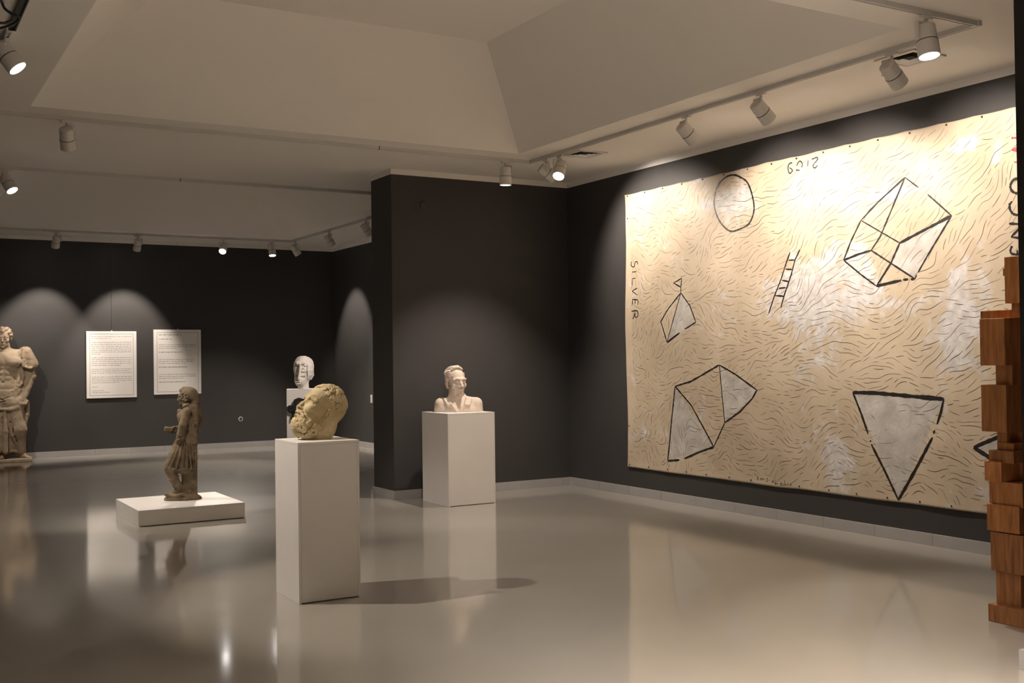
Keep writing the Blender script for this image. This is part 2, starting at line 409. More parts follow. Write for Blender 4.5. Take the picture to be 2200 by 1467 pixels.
# ------------------------------------------------------------------ clay: smooth solids fused on a grid, skinned with surface nets
class Clay:
    def __init__(s, lo, hi, h):
        s.lo = np.array(lo, np.float32); s.h = float(h)
        n = np.ceil((np.array(hi)-np.array(lo))/h).astype(int)+1
        s.ax = [(s.lo[i] + h*np.arange(n[i])).astype(np.float32) for i in range(3)]
        s.f = np.full(n, 5.0, np.float32)
        s.S, s.R, s.T = 1.0, np.eye(3), np.zeros(3)
    def frame(s, S=1.0, R=None, T=(0, 0, 0)):
        s.S, s.R, s.T = S, (np.eye(3) if R is None else R), np.array(T, float)
    def w(s, p): return s.T + s.S*(s.R @ np.array(p, float))
    def _blend(s, lo, hi, fn, k, cut):
        sl = []
        for i in range(3):
            a = int(np.searchsorted(s.ax[i], lo[i])); b = int(np.searchsorted(s.ax[i], hi[i]))
            if b <= a: return
            sl.append(slice(a, b))
        X = s.ax[0][sl[0]][:, None, None]; Y = s.ax[1][sl[1]][None, :, None]; Z = s.ax[2][sl[2]][None, None, :]
        d = fn(X, Y, Z); cur = s.f[tuple(sl)]
        if cut:
            hh = np.maximum(k-np.abs(cur+d), 0)/k
            s.f[tuple(sl)] = np.maximum(cur, -d) + hh*hh*k*0.25
        else:
            hh = np.maximum(k-np.abs(cur-d), 0)/k
            s.f[tuple(sl)] = np.minimum(cur, d) - hh*hh*k*0.25
    def ell(s, c, r, rot=None, k=0.03, cut=False):
        c = s.w(c); r = (np.array(r, float) if hasattr(r, '__len__') else np.array([r]*3, float))*s.S
        k = k*s.S
        R = s.R if rot is None else s.R @ rot
        m = float(r.max()) + 2*k + 3*s.h
        def fn(X, Y, Z):
            x, y, z = X-c[0], Y-c[1], Z-c[2]
            a = (x*R[0, 0]+y*R[1, 0]+z*R[2, 0])/r[0]; b = (x*R[0, 1]+y*R[1, 1]+z*R[2, 1])/r[1]; g = (x*R[0, 2]+y*R[1, 2]+z*R[2, 2])/r[2]
            k0 = np.sqrt(a*a+b*b+g*g); k1 = np.sqrt((a/r[0])**2+(b/r[1])**2+(g/r[2])**2)+1e-6
            return (k0*(k0-1)/k1).astype(np.float32)
        s._blend(c-m, c+m, fn, k, cut)
    def cap(s, a, b, ra, rb=None, k=0.02, cut=False):
        rb = ra if rb is None else rb
        a, b = s.w(a), s.w(b); ra, rb, k = ra*s.S, rb*s.S, k*s.S
        m = max(ra, rb)+2*k+3*s.h; ab = b-a; L2 = float(ab @ ab)+1e-9
        def fn(X, Y, Z):
            x, y, z = X-a[0], Y-a[1], Z-a[2]
            t = np.clip((x*ab[0]+y*ab[1]+z*ab[2])/L2, 0, 1)
            return (np.sqrt((x-ab[0]*t)**2+(y-ab[1]*t)**2+(z-ab[2]*t)**2)-(ra+(rb-ra)*t)).astype(np.float32)
        s._blend(np.minimum(a, b)-m, np.maximum(a, b)+m, fn, k, cut)
    def path(s, pts, rad, k=0.02, cut=False):
        n = len(pts)
        for i in range(n-1):
            ra = rad[i] if hasattr(rad, '__len__') else rad; rb = rad[i+1] if hasattr(rad, '__len__') else rad
            s.cap(pts[i], pts[i+1], ra, rb, k, cut)
    def box(s, c, hf, rot=None, rnd=0.01, k=0.02, cut=False):
        c = s.w(c); hf = np.array(hf, float)*s.S; rnd *= s.S; k *= s.S
        R = s.R if rot is None else s.R @ rot
        m = float(np.linalg.norm(hf))+2*k+3*s.h; q0 = np.maximum(hf-rnd, 1e-4)
        def fn(X, Y, Z):
            x, y, z = X-c[0], Y-c[1], Z-c[2]
            a = np.abs(x*R[0, 0]+y*R[1, 0]+z*R[2, 0])-q0[0]; b = np.abs(x*R[0, 1]+y*R[1, 1]+z*R[2, 1])-q0[1]; g = np.abs(x*R[0, 2]+y*R[1, 2]+z*R[2, 2])-q0[2]
            return (np.sqrt(np.maximum(a, 0)**2+np.maximum(b, 0)**2+np.maximum(g, 0)**2)+np.minimum(np.maximum(a, np.maximum(b, g)), 0)-rnd).astype(np.float32)
        s._blend(c-m, c+m, fn, k, cut)
    def floor_cut(s, z):
        s.f[:, :, s.ax[2] < z] = np.maximum(s.f[:, :, s.ax[2] < z], 0.001)
        s.f = np.maximum(s.f, (z-s.ax[2])[None, None, :].astype(np.float32))
    def rough(s, amp, cell):
        n = s.f.shape
        g = rng.standard_normal([int(n[i]*s.h/cell)+3 for i in range(3)]).astype(np.float32)
        for i in range(3):
            t = (np.arange(n[i])*s.h/cell); i0 = t.astype(int); fr = (t-i0).astype(np.float32); fr = fr*fr*(3-2*fr)
            sh = [1, 1, 1]; sh[i] = -1; fr = fr.reshape(sh)
            g = np.take(g, i0, axis=i)*(1-fr)+np.take(g, i0+1, axis=i)*fr
        near = np.abs(s.f) < amp*6+2*s.h
        s.f[near] += amp*g[near]
    def build(s, name, material, parent=None):
        f = s.f; ins = f < 0
        C = [(0, 0, 0), (1, 0, 0), (0, 1, 0), (1, 1, 0), (0, 0, 1), (1, 0, 1), (0, 1, 1), (1, 1, 1)]
        n = np.array(f.shape)-1
        cnt = np.zeros(n, np.int8)
        for c in C: cnt += ins[c[0]:c[0]+n[0], c[1]:c[1]+n[1], c[2]:c[2]+n[2]]
        act = (cnt > 0) & (cnt < 8)
        idx = np.argwhere(act); vid = np.full(n, -1, np.int64); vid[act] = np.arange(len(idx))
        acc = np.zeros((len(idx), 3), np.float32); num = np.zeros(len(idx), np.float32)
        vals = [f[idx[:, 0]+c[0], idx[:, 1]+c[1], idx[:, 2]+c[2]] for c in C]
        for i in range(8):
            for j in range(i+1, 8):
                d = np.array(C[j])-np.array(C[i])
                if np.abs(d).sum() != 1: continue
                va, vb = vals[i], vals[j]; cr = (va < 0) != (vb < 0)
                t = np.where(cr, va/np.where(cr, va-vb, 1), 0)[:, None]
                acc += np.where(cr[:, None], np.array(C[i])+d*t, 0); num += cr
        V = s.lo + s.h*(idx+acc/num[:, None])
        Q = []
        for ax in range(3):
            o1, o2 = [(1, 2), (2, 0), (0, 1)][ax]
            sl0 = [slice(0, n[i]+1) for i in range(3)]; sl1 = list(sl0)
            sl0[ax] = slice(0, n[ax]); sl1[ax] = slice(1, n[ax]+1)
            a, b = ins[tuple(sl0)], ins[tuple(sl1)]
            e = np.argwhere(a != b)
            ok = (e[:, o1] > 0) & (e[:, o2] > 0) & (e[:, o1] < n[o1]) & (e[:, o2] < n[o2]); e = e[ok]
            fl = a[e[:, 0], e[:, 1], e[:, 2]]
            def cell(d1, d2):
                q = e.copy(); q[:, o1] -= d1; q[:, o2] -= d2
                return vid[q[:, 0], q[:, 1], q[:, 2]]
            q = np.stack([cell(1, 1), cell(0, 1), cell(0, 0), cell(1, 0)], 1)
            q[~fl] = q[~fl][:, ::-1]
            Q.append(q)
        Q = np.concatenate(Q)
        me = bpy.data.meshes.new(name)
        me.vertices.add(len(V)); me.vertices.foreach_set('co', V.astype(np.float32).ravel())
        me.loops.add(len(Q)*4); me.loops.foreach_set('vertex_index', Q.astype(np.int32).ravel())
        me.polygons.add(len(Q)); me.polygons.foreach_set('loop_start', np.arange(0, len(Q)*4, 4, dtype=np.int32))
        me.polygons.foreach_set('loop_total', np.full(len(Q), 4, np.int32))
        me.polygons.foreach_set('use_smooth', np.ones(len(Q), bool))
        me.update(calc_edges=True); me.validate()
        me.materials.append(material)
        return link(bpy.data.objects.new(name, me), parent)

def rotz(a): c, s_ = math.cos(a), math.sin(a); return np.array([[c, -s_, 0], [s_, c, 0], [0, 0, 1.0]])
def roty(a): c, s_ = math.cos(a), math.sin(a); return np.array([[c, 0, s_], [0, 1, 0], [-s_, 0, c]])
def rotx(a): c, s_ = math.cos(a), math.sin(a); return np.array([[1, 0, 0], [0, c, -s_], [0, s_, c]])

class Bench:
    """modelling frame of a sculpture: x = across, y = away from the entrance, z = up; pix = measured photo units -> metres"""
    def __init__(s, base):
        s.base = np.array(base, float); u, v = project(base)
        s.az = YAW + math.atan((u-1100)/FPX)
        ex = np.array([math.cos(s.az), -math.sin(s.az), 0])
        J = np.stack([(project(s.base+ex*.1)-[u, v])/.1, (project(s.base+[0, 0, .2])-[u, v])/.2], 1)
        s.Ji = np.linalg.inv(J); s.uv = np.array([u, v]); s.m = 1/abs(J[1, 1])
    def P(s, u, v, e=0.0):
        a = s.Ji @ (np.array([u, v])-s.uv); return np.array([a[0], e*s.m, a[1]])
    def place(s, o):
        o.location = s.base; o.rotation_euler = (0, 0, -s.az)

def head(c, brow=1.0, nose=True, eyes=True, ears=True, k=0.035, skull=(.37, .315, .35)):
    """anatomical head, unit chin-to-crown, x forward, z up; drawn in the clay's current frame"""
    c.ell((-.06, 0, .655), skull, k=k)
    c.ell((.14, 0, .42), (.235, .25, .40), k=.05)
    c.ell((.13, 0, .19), (.22, .225, .18), k=.06)
    c.ell((.30, 0, .08), (.095, .10, .085), k=.06)
    for s_ in (1, -1):
        c.ell((.245, s_*.19, .385), (.10, .08, .085), k=.06)
        c.path([(.335, s_*.03, .575), (.34, s_*.12, .59), (.275, s_*.215, .56)], [.042*brow, .045*brow, .035*brow], k=.04)
        c.ell((.40, s_*.135, .495), (.085, .085, .055), k=.03, cut=True)
        if eyes:
            c.ell((.318, s_*.13, .49), (.058, .064, .05), k=.012)
            c.path([(.365, s_*.07, .498), (.382, s_*.13, .522), (.345, s_*.19, .498)], .014, k=.012)
            c.path([(.362, s_*.08, .47), (.372, s_*.13, .458), (.345, s_*.185, .475)], .012, k=.012)
        if ears:
            R = roty(.25)
            c.ell((-.03, s_*.315, .46), (.075, .035, .135), rot=R, k=.02)
            c.ell((-.01, s_*.355, .46), (.04, .03, .085), rot=R, k=.015, cut=True)
    if nose:
        c.path([(.345, 0, .54), (.40, 0, .44), (.455, 0, .355)], [.036, .04, .05], k=.03)
        for s_ in (1, -1): c.ell((.405, s_*.052, .335), (.045, .035, .032), k=.02)
        for s_ in (1, -1): c.ell((.43, s_*.03, .312), (.02, .016, .014), k=.01, cut=True)
    c.path([(.345, .085, .225), (.392, .03, .242), (.395, 0, .236), (.392, -.03, .242), (.345, -.085, .225)], [.016, .026, .024, .026, .016], k=.025)
    c.path([(.345, .075, .195), (.383, 0, .183), (.345, -.075, .195)], [.018, .03, .018], k=.025)
    c.path([(.36, .095, .213), (.42, 0, .213), (.36, -.095, .213)], .011, k=.015, cut=True)
    c.ell((.385, 0, .135), (.045, .09, .028), k=.03, cut=True)

# -------- bearded head
def curl(c, p, d, rr, tube, rnd_, k=.006):
    """one carved spiral lock standing on the surface at p with outward normal d"""
    t = np.cross(d, [rnd_.uniform(-1, 1), rnd_.uniform(-1, 1), rnd_.uniform(-1, 1)]); t /= np.linalg.norm(t)+1e-6
    b = np.cross(d, t); a0 = rnd_.uniform(0, 6.28)
    pts = [p + d*(.004+.010*q/9) + (t*math.cos(a0+q*.95)+b*math.sin(a0+q*.95))*rr*(1-.098*q) for q in range(10)]
    c.path(pts, [tube*(.8+.035*q) for q in range(10)], k=k)
def bearded_head():
    B = Bench(hit(684, 943, 2, 1.061))
    c = Clay((-.20, -.15, -.01), (.22, .16, .40), .0026)
    S = 118*B.m
    T = B.P(661.5, 934, 0)
    R = rotz(math.radians(203)) @ roty(math.radians(-33))
    # neck stump first, upright
    c.path([B.P(704, 892, 6), B.P(697, 918, 4), B.P(688, 950, 3)], [26*B.m, 24*B.m, 22*B.m], k=.02)
    c.box(B.P(684, 939, 3), (28.5*B.m, 24*B.m, 9*B.m), rnd=.012, k=.02)
    c.frame(S, R, T)
    head(c, brow=.9, skull=(.345, .31, .35), eyes=False, nose=False, ears=False)
    c.ell((.15, 0, .70), (.205, .25, .20), k=.06)
    c.ell((-.03, .305, .45), (.055, .035, .10), rot=roty(.25), k=.015); c.ell((-.005, .345, .455), (.028, .03, .06), rot=roty(.25), k=.012, cut=True)
    c.path([(.33, 0, .54), (.385, 0, .43), (.405, 0, .36)], [.036, .04, .05], k=.03)
    for s_ in (1, -1): c.ell((.385, s_*.055, .345), (.04, .035, .03), k=.02); c.ell((.415, s_*.035, .322), (.022, .02, .016), k=.01, cut=True)
    # deep shaded eyes under a heavy brow, knocked-off nose tip
    for s_ in (1, -1):
        c.path([(.325, s_*.02, .565), (.325, s_*.12, .595), (.26, s_*.23, .56)], [.035, .042, .035], k=.03)
        c.ell((.40, s_*.13, .50), (.11, .08, .055), k=.02, cut=True)
        c.ell((.285, s_*.135, .488), (.05, .06, .042), k=.01)
        c.path([(.325, s_*.075, .50), (.332, s_*.135, .522), (.295, s_*.20, .49)], .013, k=.01)
        c.path([(.32, s_*.08, .465), (.325, s_*.135, .452), (.29, s_*.195, .47)], .012, k=.01)
        c.path([(.40, s_*.075, .36), (.345, s_*.15, .29), (.30, s_*.19, .22)], [.016, .02, .014], k=.03, cut=True)
        c.ell((.27, s_*.195, .37), (.10, .085, .085), k=.05)
    # beard mass, moustache and curls
    c.ell((.12, 0, .11), (.24, .275, .18), k=.05)
    c.ell((.18, 0, .03), (.16, .20, .11), k=.05)
    c.ell((-.02, 0, .10), (.17, .27, .15), k=.05)
    r2 = random.Random(5)
    n_ = 0
    while n_ < 125:
        th = math.radians(r2.uniform(-70, 150)); ph = math.radians(r2.uniform(-70, 42))
        d = np.array([math.cos(ph)*math.cos(th), math.cos(ph)*math.sin(th), math.sin(ph)])
        p = np.array([.09, 0, .09]) + d*np.array([.27, .285, .20])
        if p[2] > .15 and abs(p[1]) < .13 and p[0] > .2: continue
        if p[2] > .20+.10*max(0, (.22-p[0])/.3): continue
        n_ += 1
        curl(c, p, d, r2.uniform(.032, .05), r2.uniform(.018, .024), r2, .004)
    for s_ in (1, -1):
        c.path([(.375, s_*.02, .278), (.36, s_*.09, .266), (.315, s_*.17, .205), (.28, s_*.215, .15)], [.024, .03, .032, .026], k=.02)
        c.path([(.40, s_*.03, .265), (.385, s_*.10, .25), (.35, s_*.16, .19)], .007, k=.006, cut=True)
        c.path([(.41, s_*.03, .285), (.39, s_*.10, .272), (.345, s_*.185, .21)], .006, k=.006, cut=True)
    c.path([(.37, .07, .222), (.42, 0, .215), (.37, -.07, .222)], .016, k=.015, cut=True)
    # hair: short curled locks round brow and temples, chiselled flat behind
    C0, R0 = np.array([-.06, 0, .655]), np.array([.345, .31, .35])
    seen = []
    for i in range(900):
        az = math.radians(r2.uniform(-112, 112)); el = math.radians(r2.uniform(-4, 80))
        lim = 30 if abs(math.degrees(az)) < 35 else 30-(abs(math.degrees(az))-35)*.55
        if math.degrees(el) < lim: continue
        d = np.array([math.cos(el)*math.cos(az), math.cos(el)*math.sin(az), math.sin(el)])
        R1 = R0+np.array([.065*max(0, math.cos(az)), 0, .01])
        nrm = d/R0; nrm /= np.linalg.norm(nrm)
        p_ = C0+d*R1
        if any(np.linalg.norm(p_-q_) < .085 for q_ in seen): continue
        seen.append(p_)
        curl(c, p_, nrm, r2.uniform(.055, .075), r2.uniform(.019, .025), r2, .004)
    for i in range(70):
        az = math.radians(r2.uniform(110, 250)); el = math.radians(r2.uniform(-25, 70)); pts = []
        for q in range(4):
            e2, a2 = el-q*.09, az+.05*math.sin(q+i)
            d = np.array([math.cos(e2)*math.cos(a2), math.cos(e2)*math.sin(a2), math.sin(e2)]); pts.append(C0+d*R0*1.004)
        c.path(pts, [.008, .014, .014, .008], k=.012)
    # ear lying in the hair, drilled tool marks beside it
    for z in (.60, .35):
        c.cap((.02, .345, z), (-.15, .335, z-.05), .014, k=.006, cut=True)
    c.frame()
    c.ell(B.P(690, 923, -22), .009, k=.004, cut=True)
    c.path([B.P(692, 922, -24), B.P(703, 924, -22), B.P(712, 928, -16)], [.005, .006, .004], k=.006, cut=True)
    c.rough(.0007, .007); c.rough(.0009, .02)
    c.floor_cut(0.0)
    o = c.build('stone_head', M['stone_head']); B.place(o)
    tag(o, 'yellowish weathered stone head of a curly bearded man tilted back on a pedestal', 'sculpture')
bearded_head()

# -------- suited bust
def suited_bust():
    B = Bench(hit(985.5, 884, 2, 1.007)); m = B.m
    c = Clay((-.31, -.17, -.01), (.31, .17, .55), .0042)
    P = B.P
    def R_(x): return x*m
    c.ell(P(985, 884, 2), (R_(51), R_(23), R_(27)), k=R_(6))
    c.path([P(949, 869, 2), P(985, 864, 3), P(1022, 867, 2)], [R_(13), R_(16), R_(13)], k=R_(8))
    c.cap(P(947, 868, 2), P(946, 890, 2), R_(12.5), R_(13), k=R_(5))
    c.cap(P(1024, 867, 2), P(1025, 890, 2), R_(12), R_(13), k=R_(5))
    c.ell(P(985, 882, -8), (R_(36), R_(16), R_(18)), k=R_(6))
    c.cap(P(977, 836, 4), P(979, 864, 3), R_(13.5), R_(15), k=R_(5))
    # shirt opening and tie-less collar
    c.cap(P(985, 858, -17), P(987, 886, -24), R_(5.5), R_(1.5), k=R_(2), cut=True)
    c.path([P(990, 862, -16), P(995, 870, -21), P(986, 884, -25)], [R_(1.0), R_(1.2), R_(.8)], k=R_(.8), cut=True)
    # coat collar and lapels: low plates with cut edges
    for sg, pts in ((1, [(967, 848, 1), (963, 857, -10), (970, 868, -21), (984, 886, -26)]), (-1, [(996, 846, 1), (1003, 856, -10), (1000, 868, -21), (988, 886, -26)])):
        c.path([P(*p) for p in pts], [R_(2.6), R_(2.8), R_(2.4), R_(2)], k=R_(3))
        for q_ in (3, 6, 8.5): c.path([P(p[0]-sg*q_, p[1]+1.5-.1*q_, p[2]+.6+.12*q_) for p in pts[1:3]], [R_(2.2), R_(2.2)], k=R_(2.5))
    c.path([P(958, 858, -13), P(969, 865, -26)], [R_(.9), R_(1.2)], k=R_(.6), cut=True)
    c.path([P(963, 872, -25), P(972, 886, -29)], [R_(1.2), R_(.9)], k=R_(.6), cut=True)
    c.path([P(1017, 859, -13), P(1009, 866, -25)], [R_(.9), R_(1.2)], k=R_(.6), cut=True)
    c.path([P(1011, 868, -24), P(1003, 886, -28)], [R_(1.0), R_(.8)], k=R_(.6), cut=True)
    c.path([P(1000, 849, -8), P(996, 858, -16), P(999, 864, -20)], [R_(1.2), R_(1.4), R_(.8)], k=R_(.6), cut=True)
    # head
    S = 65*m
    c.frame(S, rotz(math.radians(-58)) @ roty(math.radians(2)), P(977.5, 851.5, 4))
    head(c, brow=1.15, skull=(.37, .30, .335))
    r2 = random.Random(3)
    for i in range(80):       # combed-back hair
        y = r2.uniform(-.27, .27); s0 = r2.uniform(-.02, .55)
        pts = []
        for j in range(5):
            a = math.radians(62 + (s0+j*.16)*95); yy = y*(1+.05*j)
            rr_ = math.sqrt(max(.05, 1-(yy/.32)**2))
            pts.append((-.06 + .372*rr_*math.cos(a), yy + .02*math.sin(j*1.4+i), .655 + .34*rr_*math.sin(a)+.004))
        c.path(pts, [.012, .018, .02, .018, .012], k=.012)
    c.path([(.20, .15, .90), (.19, .02, .965), (.15, -.12, .955), (.11, -.22, .88)], [.025, .04, .04, .025], k=.025)
    c.path([(.12, .17, .93), (.06, .05, 1.0), (0, -.08, .99)], [.025, .035, .03], k=.025)
    for s_ in (1, -1):
        for q in range(5):
            c.path([(.13-.05*q, s_*.262, .78), (.11-.05*q, s_*.283, .66), (.06-.045*q, s_*.288, .55)], [.016, .02, .014], k=.02)
        c.path([(-.12, s_*.265, .60), (-.2, s_*.21, .42), (-.2, s_*.17, .28)], [.045, .045, .04], k=.04)
    c.path([(.29, .20, .585), (.33, .23, .60)], [.025, .012], k=.01)
    c.frame()
    c.rough(.0006, .012)
    c.floor_cut(0.0)
    o = c.build('portrait_bust', M['stone_bust']); B.place(o)
    tag(o, 'pale pink plaster bust of a man in an open jacket, head turned right', 'sculpture')
suited_bust()

# -------- white elongated head
def long_head():
    fc = hit(652, 836.5, 2, PH) + np.array([math.sin(AZ_P), math.cos(AZ_P), 0])*0.22
    B = Bench((fc[0], fc[1], PH)); m = B.m
    u0, v0 = project(B.base)
    du, dv = u0-652.5, v0-836
    c = Clay((-.2, -.2, -.01), (.2, .2, .58), .0052)
    P = lambda u, v, e=0: B.P(u+du, v+dv, e)
    c.ell(P(653, 794, 2), (20*m, 19*m, 29*m), k=4*m)
    c.ell(P(652, 784, 3), (19.5*m, 18*m, 17*m), k=4*m)
    c.ell(P(646, 815, -3), (13*m, 14*m, 17*m), k=5*m)
    c.cap(P(652, 812, 3), P(653, 840, 3), 11*m, 11.5*m, k=4*m)
    # heavy brow block, hair roll and long ridge of the nose
    c.box(P(646, 779.5, -15), (9*m, 5*m, 3.6*m), rnd=2*m, k=2*m)
    c.path([P(645.5, 783, -20), P(644.5, 798, -21), P(642.5, 814, -20)], [1.6*m, 1.8*m, 3.0*m], k=1.5*m)
    def sf(u, v): return 2-19*math.sqrt(max(0, 1-((u-653)/20.5)**2-((v-794)/29.5)**2))
    for (u, v, a, b) in [(638, 788, 4.5, 3.2), (652.5, 789, 6, 3.6), (637.5, 799, 4.5, 3.2), (652, 800.5, 5.5, 3.6), (638, 807.5, 4.2, 2.6), (651.5, 810, 5, 2.6)]:
        c.ell(P(u, v, sf(u, v)-1.5), (a*m, 5.5*m, b*m), k=1.5*m, cut=True)
    for (u, v) in [(638, 791), (638.5, 802), (652, 797.5), (651.5, 806), (652.5, 791)]:
        c.ell(P(u, v, sf(u, v)+2.0), (3.6*m, 3.4*m, 2.2*m), k=1.0*m)
    c.path([P(636.5, 820, -16), P(641, 818.6, -17.5), P(646, 820.5, -17)], 1.2*m, k=1*m)
    c.path([P(637.5, 824, -16), P(641, 824.6, -17), P(645.5, 824, -16.5)], 1.3*m, k=1*m)
    c.path([P(636, 822.2, -19), P(647, 822.3, -20)], .9*m, k=.6*m, cut=True)
    r2 = random.Random(9)
    for i in range(30):         # fringe combed down over the brow
        t = i/29; u = 634+38*t
        pts = [P(652+(u-652)*q, v_+r2.uniform(-.6, .6), sf(652+(u-652)*q, v_)-.4) for q, v_ in ((.3, 766.5), (.6, 769), (.85, 773.5), (1.0, 778+r2.uniform(0, 5)))]
        c.path(pts, [1.4*m, 1.7*m, 1.7*m, 1.1*m], k=.6*m)
    for i in range(11):         # hair hanging down beside the cheek
        u = 661.5+1.15*i
        pts = [P(u+du_, v_, sf(u+du_, v_)-.6) for du_, v_ in ((-1.5, 776), (.3, 786), (-.6, 796), (.5, 806), (-1.2-.25*i, 814+r2.uniform(-3, 5)))]
        c.path(pts, [1.7*m, 2.0*m, 2.0*m, 1.9*m, 1.2*m], k=.6*m)
    c.path([P(659, 788, sf(659, 788)), P(660, 798, sf(660, 798)), P(659.5, 807, sf(659.5, 807))], 1.5*m, k=1*m, cut=True)
    for i in range(4):
        u = 633+1.1*i; c.path([P(u, 780, sf(u, 780)-.5), P(u-.8, 792, sf(u-.8, 792)-.5), P(u+.8, 806, sf(u+.8, 806)-.5)], [1.5*m, 1.7*m, 1.1*m], k=.6*m)
    c.rough(.001, .014); c.floor_cut(0.0)
    o = c.build('elongated_head', M['stone_white']); B.place(o)
    tag(o, 'white elongated plaster head with stacked eyes and a long ridge nose', 'sculpture')
long_head()

# -------- over-life-size draped ruler
def ruler_statue():
    base = hit(12, 991.5, 2, 0.0)
    B = Bench((base[0], base[1], 0)); m = B.m
    P = B.P
    c = Clay((-.62, -.38, .06), (.70, .36, 2.30), .0105)
    r = lambda x: x*m
    c.ell(P(10, 780, 0), (r(39), r(23), r(30)), k=r(8))
    c.ell(P(9, 810, -1), (r(31), r(20), r(36)), k=r(8))
    c.ell(P(7, 832, -3), (r(33), r(21), r(22)), k=r(8))
    for s_ in (1, -1):
        c.ell(P(10+s_*18, 777, -15), (r(17.5), r(10), r(12)), k=r(4))
        c.ell(P(10+s_*40, 764, 0), (r(15), r(15), r(14)), k=r(6))
        c.cap(P(10+s_*6, 756, 2), P(10+s_*38, 758, 2), r(8), r(9), k=r(6))
        for v in (801, 812): c.ell(P(8+s_*8, v, -17), (r(7), r(5), r(5)), k=r(3))
        c.path([P(9+s_*5, 794, -22), P(9+s_*16, 800, -20), P(9+s_*24, 815, -14)], r(1.6), k=r(3), cut=True)
    c.cap(P(10, 768, -24), P(8, 820, -24), r(1.6), k=r(4), cut=True)
    c.path([P(-10, 788.5, -25), P(10, 786, -24), P(30, 788.5, -25), P(38, 784, -22)], r(1.6), k=r(3), cut=True)
    c.ell(P(6, 821, -22), (r(2), r(4), r(2)), k=r(1.5), cut=True)
    # arm with the hand on the hip
    c.cap(P(55, 766, 0), P(66, 806, 3), r(13), r(11), k=r(5))
    c.cap(P(66, 806, 3), P(52, 850, -10), r(11), r(7.5), k=r(4))
    c.ell(P(49, 858, -12), (r(8), r(7), r(9)), k=r(3))
    for i, (u, v) in enumerate([(41, 868), (45, 870), (50, 870), (54.5, 868)]):
        c.path([P(u+4, 860, -15), P(u+1, 866, -18), P(u, v, -13)], [r(3), r(2.7), r(2.2)], k=r(1))
    c.path([P(43, 856, -14), P(38, 861, -18)], [r(3), r(2.3)], k=r(1))
    # other arm, lowered
    c.cap(P(-35, 766, 0), P(-50, 812, 4), r(13), r(10.5), k=r(5))
    c.cap(P(-50, 812, 4), P(-46, 858, -6), r(10.5), r(7), k=r(4))
    c.ell(P(-45, 867, -8), (r(7), r(6), r(9)), k=r(3))
    # short sleeve of cloth thrown over the shoulder
    c.cap(P(55, 756, 1), P(65, 781, 2), r(14), r(17), k=r(3))
    for i in range(6):
        u = 50+4.6*i
        c.path([P(50+1.2*i, 748+1.0*i, -8+1.5*i), P(u-1, 766, -15+3*i), P(u, 785, -17+4*i)], [r(3), r(3.2), r(3.4)], k=r(1.5))
    c.path([P(48, 786, -16), P(64, 789, -18), P(78, 783, -4)], [r(2.2), r(2.6), r(2.4)], k=r(1.2))
    c.cap(P(66, 806, 3), P(58, 778, 1), r(11), r(11), k=r(3))
    # cloth falling between arm and flank, roll round the hips
    c.path([P(46, 786, -6), P(48, 806, -6), P(45, 823, -10), P(34, 834, -17)], [r(5), r(5.5), r(5), r(4)], k=r(2))
    c.path([P(42, 790, -8), P(41, 812, -12), P(36, 828, -17)], [r(3.5), r(4), r(3)], k=r(1.5))
    for j in range(7):
        t = j/6
        c.path([P(47, 830+4*t, -8), P(37, 836+9*t, -17), P(20, 840+17*t, -22), P(-2, 840+22*t, -23), P(-24, 830+24*t, -16), P(-34, 822+24*t, -6)],
               [r(2.3), r(2.6), r(2.8), r(2.8), r(2.6), r(2)], k=r(1))
    c.ell(P(14, 862, -5), (r(36), r(22), r(19)), k=r(5))
    c.ell(P(6, 848, -4), (r(38), r(20), r(24)), k=r(4))
    c.path([P(-22, 872, -18), P(2, 878, -25), P(22, 879, -26), P(38, 873, -20), P(46, 866, -8)], [r(3), r(3.2), r(3.2), r(3), r(2.5)], k=r(1.5))
    for j in range(4):
        c.path([P(-20, 850+5*j, -18), P(4, 858+6*j, -25), P(22, 852+3*j, -25)], [r(1), r(1.5), r(.8)], k=r(1.5), cut=True)
    # legs under the skirt
    c.path([P(26, 872, -2), P(38, 922, -9), P(44, 966, 0)], [r(23), r(17), r(11)], k=r(8))
    c.path([P(-8, 872, 0), P(-14, 925, 2), P(-12, 968, 2)], [r(22), r(18), r(14)], k=r(8))
    c.ell(P(8, 915, 2), (r(35), r(19), r(64)), k=r(8))
    c.ell(P(12, 955, 5), (r(33), r(15), r(18)), k=r(6))
    for (ua, ub, e, rr) in [(11, 11, -19, 6), (3, -2, -17, 4), (-6, -10, -17, 4), (-16, -22, -14, 4.5), (-26, -33, -8, 5)]:
        c.path([P(ua, 880, e-4), P((ua+ub)/2, 925, e-5), P(ub, 968, e-3)], [r(rr*.6), r(rr), r(rr*1.05)], k=r(2))
    c.path([P(17, 884, -25), P(25, 915, -25), P(36, 948, -14)], [r(1.6), r(2.4), r(2)], k=r(3), cut=True)
    c.path([P(16, 900, -22), P(27, 935, -18), P(33, 950, -14)], [r(3), r(3.5), r(2.5)], k=r(2))
    c.path([P(22, 905, -20), P(31, 935, -16), P(30, 952, -14)], r(1.6), k=r(2), cut=True)
    c.path([P(44, 940, -8), P(50, 962, -2)], [r(6), r(4)], k=r(3))
    c.path([P(14, 968, -8), P(34, 969, -8), P(48, 966, -2)], [r(3), r(3), r(3)], k=r(2))
    # hanging cloth behind the arm
    c.path([P(57, 862, 6), P(57, 890, 7), P(51, 915, 5), P(50, 926, 3)], [r(7), r(6.5), r(6), r(4)], k=r(2))
    c.path([P(50, 870, 0), P(47, 912, -3)], r(1.8), k=r(1.5), cut=True)
    c.path([P(42, 918, -12), P(53, 924, -6)], r(1.6), k=r(1.2), cut=True)
